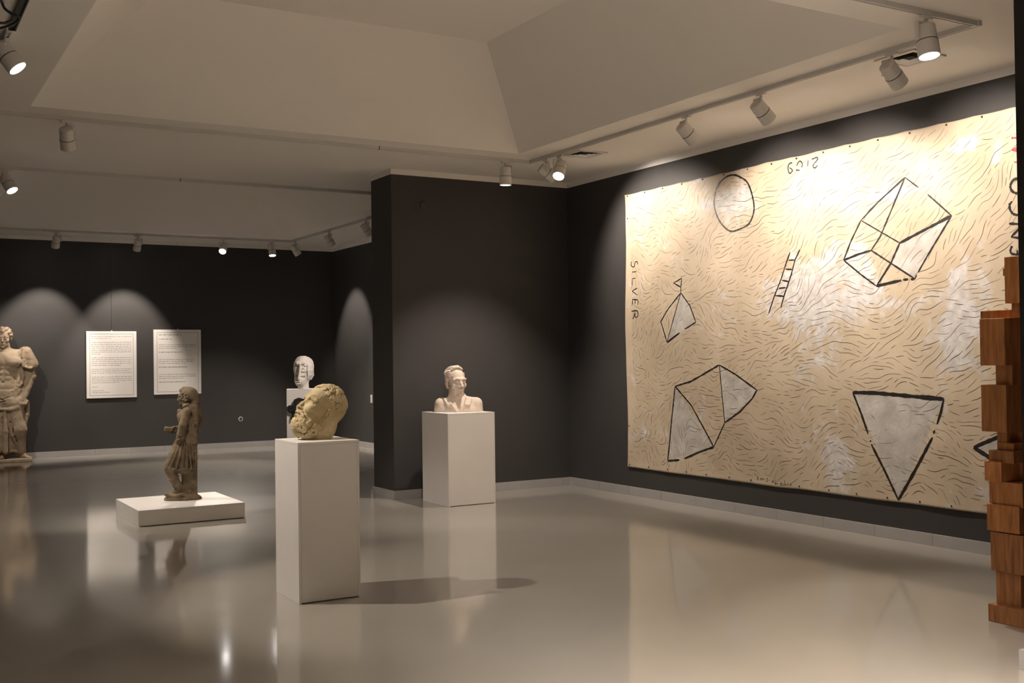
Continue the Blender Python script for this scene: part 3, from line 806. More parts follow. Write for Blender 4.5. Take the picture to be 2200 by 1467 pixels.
    # feet
    for (ua, va, ea, ub, vb, eb) in [(49, 970, 2, 60, 981, -12), (3, 970, -2, 4, 982, -18)]:
        c.cap(P(ua, va, ea), P(ua+1, va+8, ea-1), r(6), r(6.5), k=r(2))
        c.cap(P(ua+1, va+9, ea-1), P(ub, vb, eb), r(6), r(4), k=r(2))
        for q in range(4): c.cap(P(ub-3+2*q, vb, eb), P(ub-3+2.3*q, vb+1, eb-5), r(1.8), k=r(.6))
    # neck and head
    c.cap(P(9, 740, 2), P(10, 766, 2), r(11), r(14), k=r(5))
    S = 44*m
    c.frame(S, rotz(math.radians(-99)) @ roty(math.radians(3)), P(8.5, 748, 1))
    head(c, k=.05)
    r2 = random.Random(21)
    for i in range(120):
        a = math.radians(r2.uniform(-180, 180)); e = math.radians(r2.uniform(-25, 75))
        d = np.array([math.cos(e)*math.cos(a), math.cos(e)*math.sin(a), math.sin(e)])
        p = np.array([-.06, 0, .655])+d*np.array([.40, .35, .37])
        if p[0] > .12 and p[2] < .74: continue
        if abs(p[1]) < .24 and p[0] > .1 and p[2] < .8: continue
        if p[2] < .42: continue
        c.ell(p, r2.uniform(.045, .07), k=.02)
    for s_ in (1, -1):
        for q in range(6): c.ell((.06-.02*q, s_*.33, .66-.055*q), (.06, .045, .04), k=.015)
    c.frame()
    c.rough(.002, .035)
    c.floor_cut(P(12, 985)[2])
    st = empty('draped_statue', B.base, -B.az)
    tag(st, 'large tan marble statue of a bare-chested man in a draped skirt, hand on hip', 'sculpture')
    o = c.build('figure', M['stone_ruler'], st)
    z1 = P(12, 985)[2]
    bm = bmesh.new(); bm_box(bm, (P(-52, 990)[0], -.30, 0), (P(69, 990)[0], .26, z1+.004), .012)
    bm_obj('plinth', bm, M['stone_ruler'], st)
ruler_statue()

# -------- brown standing figure seen from behind
def standing_figure():
    base = hit(395, 1072.5, 2, 0.157)
    B = Bench((base[0], base[1], 0.157)); m = B.m
    P = B.P; r = lambda x: x*m
    c = Clay((-.24, -.2, -.005), (.24, .2, 1.22), .0062)
    # torso, shoulders, chest
    c.ell(P(407, 905, 0), (r(19), r(21), r(36)), k=r(6))
    c.ell(P(392, 897, 4), (r(10), r(15), r(17)), k=r(5))
    c.ell(P(403, 885, -13), (r(11), r(10), r(11)), k=r(4))
    c.ell(P(412, 884, 15), (r(12), r(10), r(12)), k=r(4))
    c.ell(P(386, 884, 4), (r(5), r(6), r(6)), k=r(2)); c.ell(P(385, 893, 2), (r(5), r(6), r(6)), k=r(2))
    c.cap(P(404, 862, 0), P(406, 880, 0), r(9), r(11), k=r(4))
    # near arm, sleeve with studded cuff
    c.path([P(402, 884, -16), P(393, 912, -21), P(388, 932, -20)], [r(9.5), r(8.5), r(8)], k=r(3))
    c.path([P(388, 932, -20), P(384, 946, -18)], [r(8.5), r(6.5)], k=r(2))
    for i in range(7): c.ell(P(382+2.2*i, 944-1.2*i, -27+.4*i), r(1.5), k=r(.6))
    for i in range(6): c.ell(P(385+2.0*i, 936-.6*i, -28), r(1.2), k=r(.6))
    # far forearm reaching forward with a flat bowl
    c.path([P(398, 905, 16), P(386, 922, 12), P(374, 920, 6)], [r(8), r(6.5), r(4.5)], k=r(3))
    for q in range(4): c.path([P(376, 917+2.2*q, 2+2*q), P(371, 919+2.2*q, 0+2*q), P(367.5, 923+1.2*q, 2+2*q)], [r(2), r(1.8), r(1.5)], k=r(.6))
    c.box(P(362.5, 922.5, 4), (r(9), r(8), r(4.6)), rot=roty(.12), rnd=r(1.5), k=r(1))
    c.path([P(378, 926, 4), P(372, 930, 4), P(361, 929, 4)], [r(3.5), r(2.5), r(1.5)], k=r(1))
    # cloak down the back in two lengths
    c.box(P(412.5, 911.5, 2), (r(12.5), r(21), r(44)), rnd=r(4), k=r(2.5))
    c.box(P(410.5, 980, 2), (r(13), r(18.5), r(27)), rnd=r(3), k=r(1.5))
    c.box(P(412, 1032, 5), (r(11.5), r(15), r(30)), rnd=r(3), k=r(1.5))
    c.path([P(424, 880, 10), P(428, 900, 12), P(426, 922, 12)], [r(7), r(8), r(5)], k=r(3))
    c.path([P(409, 885, -18), P(418, 905, -19), P(424, 925, -14)], r(1.5), k=r(3), cut=True)
    c.path([P(405, 890, -20), P(401, 915, -18)], r(1.4), k=r(3), cut=True)
    for u in (404.5, 411, 417.5): c.path([P(u, 958, -14), P(u+.5, 1004, -15), P(u+.4, 1054, -14)], [r(1), r(1.6), r(1.4)], k=r(2), cut=True)
    # tunic skirt and the raised knee
    c.path([P(399, 935, -4), P(394, 970, -4), P(391, 998, -3)], [r(15), r(19), r(20)], k=r(5))
    c.path([P(390, 950, -6), P(375, 978, -8), P(366, 997, -8)], [r(12), r(12), r(9)], k=r(4))
    for (ua, ub, e) in [(384, 358, -16), (388, 366, -19), (393, 379, -23), (398, 391, -23), (402, 402, -22), (406, 411, -20)]:
        c.path([P(ua, 948, e), P((ua+ub)/2, 978, e-1.5), P(ub, 1004, e)], [r(1.2), r(2), r(2.2)], k=r(1.5))
    c.path([P(359, 1003, -14), P(374, 1007, -21), P(392, 1007, -24), P(410, 1005, -19)], [r(2), r(2.2), r(2.2), r(2)], k=r(1.5))
    c.path([P(379, 950, 4), P(358, 999, -2)], [r(5), r(4)], k=r(2))
    # legs, boot with rolled top
    c.path([P(372, 995, -6), P(366, 1008, -8), P(373, 1026, -7)], [r(13), r(11), r(9.5)], k=r(4))
    c.path([P(373, 1026, -7), P(380, 1040, -6), P(389, 1054, -5)], [r(10), r(9), r(8)], k=r(2.5))
    c.ell(P(373, 1026, -7), (r(13), r(12), r(3.2)), rot=roty(-.35), k=r(.5))
    c.path([P(389, 1056, -5), P(376, 1058, -8), P(364, 1063, -10)], [r(7.5), r(6.5), r(4)], k=r(3))
    c.path([P(399, 1000, -2), P(400, 1056, -3)], [r(10), r(8)], k=r(3))
    c.path([P(400, 1056, -4), P(408, 1055, -13)], [r(5.5), r(4)], k=r(2))
    # rough oval base left from the block
    c.ell(P(393, 1071, -2), (r(39), r(25), r(13.5)), k=r(3))
    c.path([P(357, 1061, -12), P(378, 1064, -20), P(392, 1058, -26)], [r(4), r(4), r(3)], k=r(3))
    # head with soft pointed cap
    S = 41*m
    c.frame(S, rotz(math.radians(168)) @ roty(math.radians(4)), P(401.5, 872, 0))
    head(c, k=.05)
    c.frame()
    c.ell(P(409, 848, 0), (r(16.5), r(15.5), r(17)), k=r(3))
    c.path([P(404, 836, 0), P(396, 836, -1), P(390, 838.5, -1), P(391.5, 843, -1)], [r(6), r(5.5), r(4.5), r(3)], k=r(2))
    c.path([P(417, 850, -3), P(420, 866, -5), P(421, 876, -7)], [r(10), r(8), r(5)], k=r(3))
    c.ell(P(424, 866, -2), (r(6), r(6), r(9)), k=r(2))
    r2 = random.Random(2)
    for i in range(26):
        c.ell(P(r2.uniform(391, 404), r2.uniform(844, 872), -r2.uniform(9, 15)), r(r2.uniform(1.8, 3)), k=r(.8))
    c.path([P(396, 848, -13), P(398, 853, -15), P(394, 858, -14)], r(2), k=r(.8))
    c.ell(P(399.5, 859.5, -15), (r(3.5), r(3), r(3)), k=r(1))
    c.path([P(393, 873, -12), P(402, 868.5, -17), P(412, 869, -15)], [r(2), r(2.4), r(2.4)], k=r(1))
    c.rough(.0012, .015)
    c.floor_cut(0.0)
    o = c.build('standing_figure', M['stone_youth']); B.place(o)
    tag(o, 'small brown stone figure in cap and cloak holding a bowl, seen from behind', 'sculpture')
standing_figure()

# ------------------------------------------------------------------ the big unstretched canvas
CX = XW - 0.018
CY0, CY1, CZ0, CZ1 = 4.93, 10.27, 0.322, 3.482      # right end (behind the near wall), left end, bottom, top
def lattice(seed, ny=64, nz=64):
    return np.random.default_rng(seed).uniform(-1, 1, (ny, nz))
_lat = {s: lattice(s) for s in range(6)}
def vnoise(y, z, cell, seed=0):
    g = _lat[seed]; a, b = np.asarray(y)/cell+7.3, np.asarray(z)/cell+3.1
    i, j = np.floor(a).astype(int), np.floor(b).astype(int); fa, fb = a-i, b-j
    fa = fa*fa*(3-2*fa); fb = fb*fb*(3-2*fb); w = lambda p, q: g[p % 64, q % 64]
    return (w(i, j)*(1-fa)+w(i+1, j)*fa)*(1-fb)+(w(i, j+1)*(1-fa)+w(i+1, j+1)*fa)*fb
def bulge(y, z):
    """how far the loose cloth stands off the wall plane"""
    return 0.004*vnoise(y, z, .55, 1) + 0.0025*vnoise(y, z, .21, 2)
def cpt(y, z, off=0.0): return (CX - float(bulge(y, z)) - off, float(y), float(z))
def on_canvas(u, v):
    p = hit(u, v, 0, CX); return (p[1], p[2])

canvas = empty('canvas_painting', (0, 0, 0))
tag(canvas, 'huge unstretched cream canvas with black geometric drawings nailed to the dark wall', 'painting')
def build_canvas():
    ny, nz = 356, 211
    ys = np.linspace(CY1, CY0, ny); zs = np.linspace(CZ0, CZ1, nz)
    Yg, Zg = np.meshgrid(ys, zs, indexing='ij')
    tl = (Zg-CZ0)/(CZ1-CZ0); ty = (CY1-Yg)/(CY1-CY0)
    # loose edges: drawn in between the nails
    Y2 = Yg - (0.035*np.sin(np.pi*np.clip(tl, 0, 1))**.5*(1-ty)**18) + .012*vnoise(Yg, Zg, .5, 3)*((1-ty)**30)
    Z2 = Zg + .006*vnoise(Yg, Zg, .4, 4)*(np.abs(tl-.5)*2)**12 - .012*np.abs(np.sin(ty*math.pi*16))*(tl**30)*.5
    X2 = CX - bulge(Y2, Z2) - .03*np.clip(1-ty*60, 0, 1)*np.sin(np.pi*tl)**2
    V = np.stack([X2, Y2, Z2], -1).reshape(-1, 3)
    idx = np.arange(ny*nz).reshape(ny, nz)
    Q = np.stack([idx[:-1, :-1], idx[1:, :-1], idx[1:, 1:], idx[:-1, 1:]], -1).reshape(-1, 4)
    o = mesh_obj('cloth', V, Q.tolist(), M['canvas'], canvas, smooth=True)
    # silver wash mask
    S = -0.18 + .22*vnoise(Yg, Zg, .38, 0) + .12*vnoise(Yg, Zg, .13, 5)
    for (u, v, ru, rv, a) in [(1560, 428, 60, 30, .30), (1500, 445, 70, 12, .22), (1590, 415, 30, 60, .15), (1720, 640, 110, 60, .42), (1760, 690, 60, 70, .35), (1640, 690, 60, 40, .25),
                              (2060, 310, 45, 25, .45), (2140, 340, 20, 60, .40), (1700, 500, 25, 90, .25), (1950, 408, 120, 10, .40), (2060, 690, 60, 60, .45), (2050, 760, 25, 70, .3),
                              (1800, 1000, 40, 40, .35), (1400, 890, 20, 40, .25), (1520, 1010, 30, 30, .3), (1930, 640, 60, 40, .28), (1770, 570, 60, 60, .25), (2060, 590, 25, 45, .35), (1840, 580, 60, 60, .2), (1690, 900, 80, 40, .2), (1440, 560, 40, 60, .12)]:
        p = on_canvas(u, v); q = on_canvas(u+ru, v); w_ = on_canvas(u, v+rv)
        sy, sz = abs(q[0]-p[0]), abs(w_[1]-p[1])
        S += a*np.exp(-((Yg-p[0])/sy)**2-((Zg-p[1])/sz)**2)
    at = o.data.attributes.new('silver', 'FLOAT', 'POINT')
    at.data.foreach_set('value', S.reshape(-1).astype(np.float32))
    md = o.modifiers.new('thickness', 'SOLIDIFY'); md.thickness = 0.003; md.offset = -1
build_canvas()

def ribbon(pts2, width, off, verts, faces, jag=0.0, rnd=None):
    """a flat brush stroke on the canvas through (y, z) points"""
    P = np.array(pts2, float)
    d = np.gradient(P, axis=0); n = np.stack([-d[:, 1], d[:, 0]], 1); n /= np.linalg.norm(n, axis=1)[:, None]+1e-9
    base = len(verts)
    for i in range(len(P)):
        w = (width[i] if hasattr(width, '__len__') else width)/2
        if jag and rnd: w *= 1+rnd.uniform(-jag, jag)
        a, b = P[i]+n[i]*w, P[i]-n[i]*w
        verts.append(cpt(a[0], a[1], off)); verts.append(cpt(b[0], b[1], off))
    for i in range(len(P)-1):
        faces.append((base+2*i, base+2*i+1, base+2*i+3, base+2*i+2))
def resample(pts, step):
    out = [np.array(pts[0], float)]
    for a, b in zip(pts[:-1], pts[1:]):
        a, b = np.array(a, float), np.array(b, float); n = max(1, int(np.linalg.norm(b-a)/step))
        for k in range(1, n+1): out.append(a+(b-a)*k/n)
    return out
def smooth_path(pts, closed=False, n=6):
    P = [np.array(p, float) for p in pts]; out = []; N = len(P)
    for i in range(N if closed else N-1):
        p0 = P[(i-1) % N] if closed or i > 0 else P[i]; p1, p2 = P[i], P[(i+1) % N]; p3 = P[(i+2) % N] if closed or i+2 < N else P[(i+1) % N]
        for k in range(n):
            t = k/n; out.append(.5*((2*p1)+(-p0+p2)*t+(2*p0-5*p1+4*p2-p3)*t*t+(-p0+3*p1-3*p2+p3)*t**3))
    out.append(P[0] if closed else P[-1]); return out
paint_rnd = random.Random(17)
def strokes(name, lines, width=0.017, material=None, off=0.0015, curve=False, closed=False, parent=None, jag=.22):
    verts, faces = [], []
    for ln in lines:
        w = width
        if isinstance(ln, tuple): ln, w = ln
        w *= 1.06
        q = [on_canvas(*p) for p in ln]
        q = smooth_path(q, closed) if curve and len(q) > 2 else resample(q, .03)
        if len(q) == 2: q = [q[0], (np.array(q[0])+np.array(q[1]))/2, q[1]]
        ws = [w]*len(q)
        if not closed: ws[0] *= .6; ws[-1] *= .6
        ribbon(q, ws, off, verts, faces, jag, paint_rnd)
    return mesh_obj(name, verts, faces, material or M['black_paint'], parent or canvas)
def fill(poly, off=0.0006):
    q = resample([on_canvas(*p) for p in poly]+[on_canvas(*poly[0])], .08)[:-1]
    cy = np.mean(q, axis=0); verts = [cpt(*cy, off)]; faces = []
    rings = 5
    for k in range(1, rings+1):
        for p in q: pp = cy+(np.array(p)-cy)*k/rings; verts.append(cpt(pp[0], pp[1], off))
    n = len(q)
    for i in range(n):
        j = (i+1) % n; faces.append((0, 1+i, 1+j))
        for k in range(rings-1): faces.append((1+k*n+i, 1+(k+1)*n+i, 1+(k+1)*n+j, 1+k*n+j))
    return mesh_obj('silver_patch', verts, faces, M['silver'], canvas)
FILLS = [[(1463, 631), (1481, 656), (1494, 691), (1434, 734)],
         [(1452, 833), (1533, 959), (1437, 987)], [(1546, 787), (1625, 838), (1615, 856), (1557, 906)],
         [(1934, 522), (2043, 465), (1967, 597), (1916, 566)],
         [(1834, 846), (2026, 859), (1930, 1070)], [(2094, 961), (2165, 932), (2226, 962), (2160, 1002)]]
for f_ in FILLS: fill(f_)

strokes('painted_circle', [[(1577.6, 376), (1592, 381), (1606, 392), (1616, 417.5), (1620.5, 443), (1617.6, 463), (1607.6, 482), (1589, 492), (1572, 497), (1559, 490.5), (1546, 474.7), (1538, 454.7), (1535, 431.8), (1540, 406), (1550.4, 389), (1563, 379)]], .017, curve=True, closed=True)
strokes('painted_ladder', [[(1697.8, 541), (1688, 569), (1679, 598), (1663.5, 638), (1652, 672.7)], [(1718.7, 536), (1708, 559), (1700.6, 589), (1686, 632), (1678, 661)],
        [(1695, 559), (1709, 558.6)], [(1688, 578), (1703.5, 579)], [(1680, 602), (1696, 605)], [(1673.5, 619), (1689, 618)], [(1666, 635), (1686, 636.4)]], .014)
strokes('painted_kite', [[(1447, 607.8), (1464.5, 597.8), (1463, 617), (1447, 607.8)], [(1463, 617), (1463, 630)], [(1463, 629), (1437, 662), (1420, 691), (1433, 735.5)],
        ([(1433, 735.5), (1460, 715)], .022), [(1471, 707), (1495, 692)], [(1495, 692), (1482, 656), (1463, 629)], ([(1463, 629), (1433, 735)], .010)], .014)
strokes('painted_polyhedron', [[(1451, 829.8), (1485, 819), (1545.8, 784)], [(1545.8, 784), (1580, 804), (1626, 838), (1616, 856), (1590, 884), (1557, 908)], ([(1557, 908), (1534, 960)], .013),
        ([(1534, 960), (1500, 972), (1471, 985)], .022), ([(1460, 988), (1434.5, 990)], .022), [(1434.5, 989.5), (1443, 905), (1451, 829.8)], [(1451, 829.8), (1485, 870), (1534, 960)], ([(1546, 784), (1551, 850), (1557, 908)], .012)], .017)
strokes('painted_cube', [[(1944.7, 381), (1886, 435), (1850, 473.4)], [(1850, 473.4), (1828, 520), (1813, 559)], [(1944.7, 381), (1920, 440), (1890, 510), (1871.7, 537.8)], ([(1813, 559), (1845, 546), (1871.7, 537.8)], .018),
        [(1813, 559), (1850, 590), (1883, 614.5)], ([(1883, 614.5), (1914, 566), (1933, 522)], .019), ([(1933, 522), (1990, 492), (2044.9, 463.3)], .024), ([(1850, 473.4), (1890, 497), (1933, 522)], .011), [(1871.7, 537.8), (1915, 566), (1966, 599)],
        ([(1883, 614.5), (1937, 602)], .022), ([(1941, 601), (1952, 600)], .022), ([(1957, 600), (1966, 599)], .022), [(2044.9, 463.3), (1995, 545), (1973, 585)], [(1970, 590), (1966, 599)], ([(1944.7, 381), (1973, 402.7)], .012), ([(1993, 417.5), (2044.9, 463.3)], .012)], .015)
strokes('painted_triangle', [([(1832, 843), (1880, 844), (1925, 848), (1990, 854), (2028.4, 857)], .032), [(1832, 843), (1850, 888), (1865, 932)], [(1869.5, 946), (1870.5, 949)], [(1871.7, 954), (1900, 1010), (1930, 1074)],
        [(2028.4, 857), (2022, 885), (2013.5, 911)], [(2008.5, 924), (2006, 931)], ([(2004, 939.6), (1965, 1013), (1930, 1074)], .026)], .021)
strokes('painted_diamond', [[(2092, 961), (2165, 930)], [(2165, 930), (2228, 962)], [(2228, 962), (2160, 1004)], [(2160, 1004), (2092, 961)]], .03)
def crop(pts, s, x0, y0): return [(x0+x/s, y0+y/s) for x, y in pts]
def letters(name, specs, s, x0, y0, width, material=None):
    for lns in specs: strokes(name, [crop(l, s, x0, y0) for l in lns], width, material, curve=True, jag=.3)
letters('letter', [
    [[(215, 165), (205, 195), (205, 235), (225, 270), (255, 278), (275, 255), (280, 215), (290, 180), (315, 162), (335, 185), (342, 225)]],
    [[(230, 388), (320, 375)]], [[(315, 512), (232, 525)], [(232, 525), (226, 660)]], [[(340, 720), (230, 785)], [(230, 785), (345, 875)]],
    [[(238, 960), (230, 1082)], [(232, 960), (352, 972)], [(352, 970), (350, 1085)], [(292, 965), (291, 1060)]],
    [[(215, 1210), (330, 1200), (352, 1260), (345, 1310), (315, 1335), (290, 1310), (287, 1230)], [(283, 1250), (268, 1320), (237, 1370)]]], 9.783, 1335, 545, .0125)
letters('numeral', [
    [[(640, 590), (540, 620), (475, 700), (455, 820), (475, 960), (505, 1030), (560, 1040), (640, 930), (590, 850), (520, 810)]],
    [[(830, 720), (880, 600), (960, 520), (1040, 570), (1070, 680), (1040, 800)], [(800, 890), (870, 915), (960, 905)]],
    [[(1325, 470), (1300, 760)]],
    [[(1480, 440), (1600, 400), (1700, 360), (1740, 430), (1680, 530), (1580, 640), (1540, 720), (1560, 780), (1620, 815), (1690, 760), (1740, 700)]]], 20, 1670, 320, .012)
letters('letter', [
    [[(505, 610), (450, 625), (418, 680), (430, 730), (470, 755), (520, 750), (548, 690), (530, 625), (505, 610)]],
    [[(432, 838), (408, 870), (414, 920), (445, 960), (495, 968), (540, 930), (548, 870)]],
    [[(403, 1055), (545, 1062)], [(545, 1062), (422, 1187)], [(422, 1187), (560, 1205)]],
    [[(432, 1275), (416, 1318), (430, 1352), (500, 1360), (540, 1350)], [(482, 1315), (484, 1355)]]], 4.583, 2080, 250, .018)
letters('letter', [
    [[(435, 200), (435, 224)], [(437, 212), (520, 210)]],
    [[(520, 290), (430, 332)], [(430, 332), (525, 350)], [(475, 312), (478, 340)]],
    [[(452, 450), (520, 450)], [(487, 418), (487, 484)]]], 4.583, 2080, 250, .013, M['red_paint'])
strokes('signature', [crop(l, 13.75, 1600, 1000) for l in [
    [(355, 350), (395, 342), (362, 410), (405, 414)], [(470, 370), (455, 400), (480, 425), (495, 395), (470, 370)], [(530, 375), (520, 400), (545, 415), (555, 385), (530, 375)], [(585, 410), (612, 413)],
    [(640, 385), (668, 380), (640, 465), (682, 466)], [(700, 435), (732, 436)], [(790, 440), (870, 510)], [(860, 440), (800, 505)], [(905, 430), (912, 492)], [(940, 530), (995, 531)],
    [(1050, 540), (1100, 512), (1060, 574), (1130, 570)], [(1180, 430), (1182, 575), (1132, 555)], [(1200, 540), (1212, 576), (1238, 570), (1242, 545)], [(1300, 530), (1272, 556), (1302, 580)], [(1340, 552), (1382, 540), (1352, 592), (1366, 602)]]], .005, M['brown_paint'], curve=True)['kind'] = 'stuff'

def contour_lines():
    """the field of short hand-drawn grain lines all over the cloth"""
    rn = random.Random(4)
    cell = .0145; occ = {}
    polys = [np.array([on_canvas(*p) for p in f_]) for f_ in FILLS]
    def inside(p, poly):
        r_ = False; n = len(poly)
        for i in range(n):
            a, b = poly[i], poly[i-1]
            if (a[1] > p[1]) != (b[1] > p[1]) and p[0] < (b[0]-a[0])*(p[1]-a[1])/(b[1]-a[1]+1e-12)+a[0]: r_ = not r_
        return r_
    verts, faces = [], []
    W_ = CY1-CY0; Hh = CZ1-CZ0
    for sidx in range(8000):
        y, z = rn.uniform(CY0+.06, CY1-.06), rn.uniform(CZ0+.06, CZ1-.06)
        tx, tz = (CY1-y)/W_, (z-CZ0)/Hh
        pts = []
        ds = .014; L = int(rn.choice((7, 9, 11, 14, 18, 26, 36)) * (1.25 if tx > .45 and tz > .3 else .8))
        d0 = None; sid = sidx
        sg = rn.choice((1, -1))
        for k in range(L):
            key = (int(y/cell), int(z/cell))
            if occ.get(key, sid) != sid: break
            if not (CY0+.03 < y < CY1-.04 and CZ0+.04 < z < CZ1-.04): break
            pts.append((y, z))
            tx, tz = (CY1-y)/W_, (z-CZ0)/Hh
            base = math.radians(34)*min(1, max(0, (tx*1.2+tz*.9-.75)))          # rises to the right in the upper right
            swirl = 1.6*max(0, 1-tx*3.2)
            ang = base + (.6+swirl*.5+.5*max(0, .6-tz))*float(vnoise(y, z, .15, 2)) + .35*float(vnoise(y, z, .07, 3)) + (.6+swirl)*float(vnoise(y, z, .5, 0))
            y -= sg*ds*math.cos(ang); z += sg*ds*math.sin(ang)
        if len(pts) < 5: continue
        mid = pts[len(pts)//2]
        if any(inside(mid, q) for q in polys) and rn.random() < .8: continue
        if rn.random() < .12: continue
        for p in pts:
            for dy in (-1, 0, 1):
                for dz in (-1, 0, 1): occ[(int(p[0]/cell)+dy, int(p[1]/cell)+dz)] = sid
        w0 = rn.choice((.0023, .0030, .0038, .0050))
        n = len(pts); ws = [w0*(.35+.65*math.sin(math.pi*min(1, .12+.8*i/(n-1)))) for i in range(n)]
        ribbon(pts, ws, .0010, verts, faces)
    o = mesh_obj('contour_lines', verts, faces, M['brown_paint'], canvas); o['kind'] = 'stuff'
contour_lines()
def nails():
    bm = bmesh.new(); bm_lathe(bm, (0, 0, 0), (-1, 0, 0), [(0, .006), (.004, .009), (.007, .006)], 8)
    me = None
    ys = np.arange(CY1-.05, CY0, -.335)
    spots = [(y, CZ1-.022) for y in ys] + [(y, CZ0+.03) for y in ys] + [(CY1-.05, z) for z in np.arange(.8, 3.2, .6)]
    for i, (y, z) in enumerate(spots):
        if me is None:
            o = bm_obj('nail', bm, M['nail'], canvas); me = o.data
        else: o = link(bpy.data.objects.new('nail', me), canvas)
        o.location = (CX-float(bulge(y, z))-.001, y+paint_rnd.uniform(-.02, .02), z)
nails()

# ------------------------------------------------------------------ text panels on the far wall
def text_panel(label, x0, x1, z0, z1, crop_x, crop_y, border, lines, wire_u):
    o = empty('text_panel', ((x0+x1)/2, YF-.02, z0)); tag(o, label, 'panel')
    cx = (x0+x1)/2
    box('board', (x0-cx, -.012, 0), (x1-cx, .012, z1-z0), M['paper'], o, .0015)
    def L(px_, py_): return ((px_-crop_x[0])/(crop_x[1]-crop_x[0])*(x1-x0)+x0-cx, (1-(py_-crop_y[0])/(crop_y[1]-crop_y[0]))*(z1-z0))
    yf = -.0125
    a, b = L(border[0], border[2]), L(border[1], border[3]); t = .0045
    vv, ff = [], []
    def rect(x_0, z_0, x_1, z_1):
        k = len(vv); vv.extend([(x_0, yf, z_0), (x_1, yf, z_0), (x_1, yf, z_1), (x_0, yf, z_1)]); ff.append((k, k+1, k+2, k+3))
    rect(a[0], a[1]-t, b[0], a[1]); rect(a[0], b[1], b[0], b[1]+t); rect(a[0], b[1]+t, a[0]+t, a[1]-t); rect(b[0]-t, b[1]+t, b[0], a[1]-t)
    mesh_obj('printed_border', vv, ff, M['ink'], o)
    rn = random.Random(int(x0*100))
    for (y, xa, xb, bold) in lines:
        vv, ff = [], []
        p0, p1 = L(xa, y), L(xb, y); x = p0[0]; h = .0105 if not bold else .013
        while x < p1[0]:
            w = rn.uniform(.015, .062); e = min(x+w, p1[0]); xx = x
            while xx < e-.003:          # letters of a word
                lw = rn.uniform(.0045, .0075); up = rn.choice((0, 0, 0, .006)); dn = rn.choice((0, 0, 0, 0, .005))
                rect(xx, p0[1]-h/2-dn, min(xx+lw*.62, e), p0[1]+h/2-.002+up); xx += lw
            x = e+rn.uniform(.007, .011)
        if ff: mesh_obj('text_line', vv, ff, M['ink'] if bold else M['ink_grey'], o)
    bm = bmesh.new(); xw = L(wire_u, 0)[0]
    bm_tube(bm, [(xw, .012, z1-z0-.01), (xw, .012, ZC-z0-.005)], .0016, 5); bm_obj('hanging_wire', bm, M['wire'], o)
    box('hook', (xw-.009, .0, z1-z0-.002), (xw+.009, .012, z1-z0+.018), M['plastic'], o, .002)
full = (262, 925)
l1 = [(243, *full, 0), (275, 262, 590, 0)] + [(y, *full, 0) for y in (338, 370, 402, 433, 465, 496)] + [(528, 262, 405, 0)] + [(y, *full, 0) for y in (588, 619, 650, 682)] + [(713, 265, 745, 0)] + \
     [(y, *full, 0) for y in (775, 806, 838)] + [(y, 268, 925, 0) for y in (902, 933, 964)] + [(995, 275, 720, 0), (1065, 275, 356, 0), (1125, 276, 466, 0), (1155, 280, 556, 0)]
text_panel('white framed text panel densely printed, nearer the draped statue', 3.285, 4.130, .992, 2.168, (182, 1008), (158, 1246), (234, 955, 200, 1205), l1, 600)
l2 = [(215, 1365, 1740, 1), (285, 1365, 1600, 1), (378, 1365, 1980, 0), (408, 1365, 1980, 0), (438, 1365, 1660, 0), (498, 1365, 1760, 1), (620, 1365, 1950, 0), (652, 1365, 1925, 0), (682, 1365, 1810, 0),
      (742, 1365, 1832, 1), (862, 1365, 1985, 0), (895, 1365, 1985, 0), (925, 1365, 1760, 0), (985, 1365, 1792, 1)]
text_panel('white text panel with short spaced paragraphs, behind the brown figure', 4.430, 5.276, 1.026, 2.200, (1285, 2062), (130, 1188), (1336, 2013, 176, 1148), l2, 1683)

# ------------------------------------------------------------------ lighting tracks
TZ = 3.768
def rail(label, a, b, material=None, joints=(), name='lighting_track', w=.034):
    a, b = Vector(a), Vector(b); mid = (a+b)/2; d = (b-a).normalized(); n = Vector((-d.y, d.x, 0)); L = (b-a).length
    o = empty(name, (mid.x, mid.y, TZ)); tag(o, label, 'track')
    m_ = material or M['track']
    def bar(nm, s0, s1, lo, hi, za, zb, mm):
        c0 = d*(s0-L/2); c1 = d*(s1-L/2)
        xs = [c.x+n.x*k for c in (c0, c1) for k in (lo, hi)]; ys = [c.y+n.y*k for c in (c0, c1) for k in (lo, hi)]
        return box(nm, (min(xs), min(ys), za), (max(xs), max(ys), zb), mm, o)
    bar('rail', .012, L-.012, -w/2, -w/2+.009, 0, ZC-TZ, m_); bar('rail', .012, L-.012, w/2-.009, w/2, 0, ZC-TZ, m_)
    bar('slot', .012, L-.012, -w/2+.009, w/2-.009, .010, ZC-TZ, m_ if material is None else M['black_metal'])
    bar('end_cap', 0, .012, -w/2-.001, w/2+.001, -.001, ZC-TZ, m_); bar('end_cap', L-.012, L, -w/2-.001, w/2+.001, -.001, ZC-TZ, m_)
    for s in joints: bar('joint', s-.004, s+.004, -w/2-.0015, w/2+.0015, -.0015, ZC-TZ, M['black_void'])
    return o
T1Y, TRX, TFY, T2Y, T3Y, T3X = 10.36, 6.37, 4.66, 13.24, 19.20, 6.66
rail('white lighting track along the far edge of the large ceiling coffer', (0.88, T1Y, 0), (TRX-.02, T1Y, 0), joints=(3.66,))
rail('white lighting track running in front of the canvas wall', (TRX, TFY-.03, 0), (TRX, T1Y+.03, 0))
rail('white lighting track crossing the near edge of the coffer, top right', (2.2, TFY, 0), (TRX-.02, TFY, 0))
rail('white lighting track on the ceiling beyond the partition corner', (0.6, T2Y, 0), (7.2, T2Y, 0), joints=(2.62,))
rail('distant white lighting track above the text panels', (0.8, T3Y, 0), (T3X-.02, T3Y, 0))
rail('distant white lighting track along the far right wall', (T3X, 13.6, 0), (T3X, T3Y+.03, 0))
_e = hit(26, 66, 2, TZ)
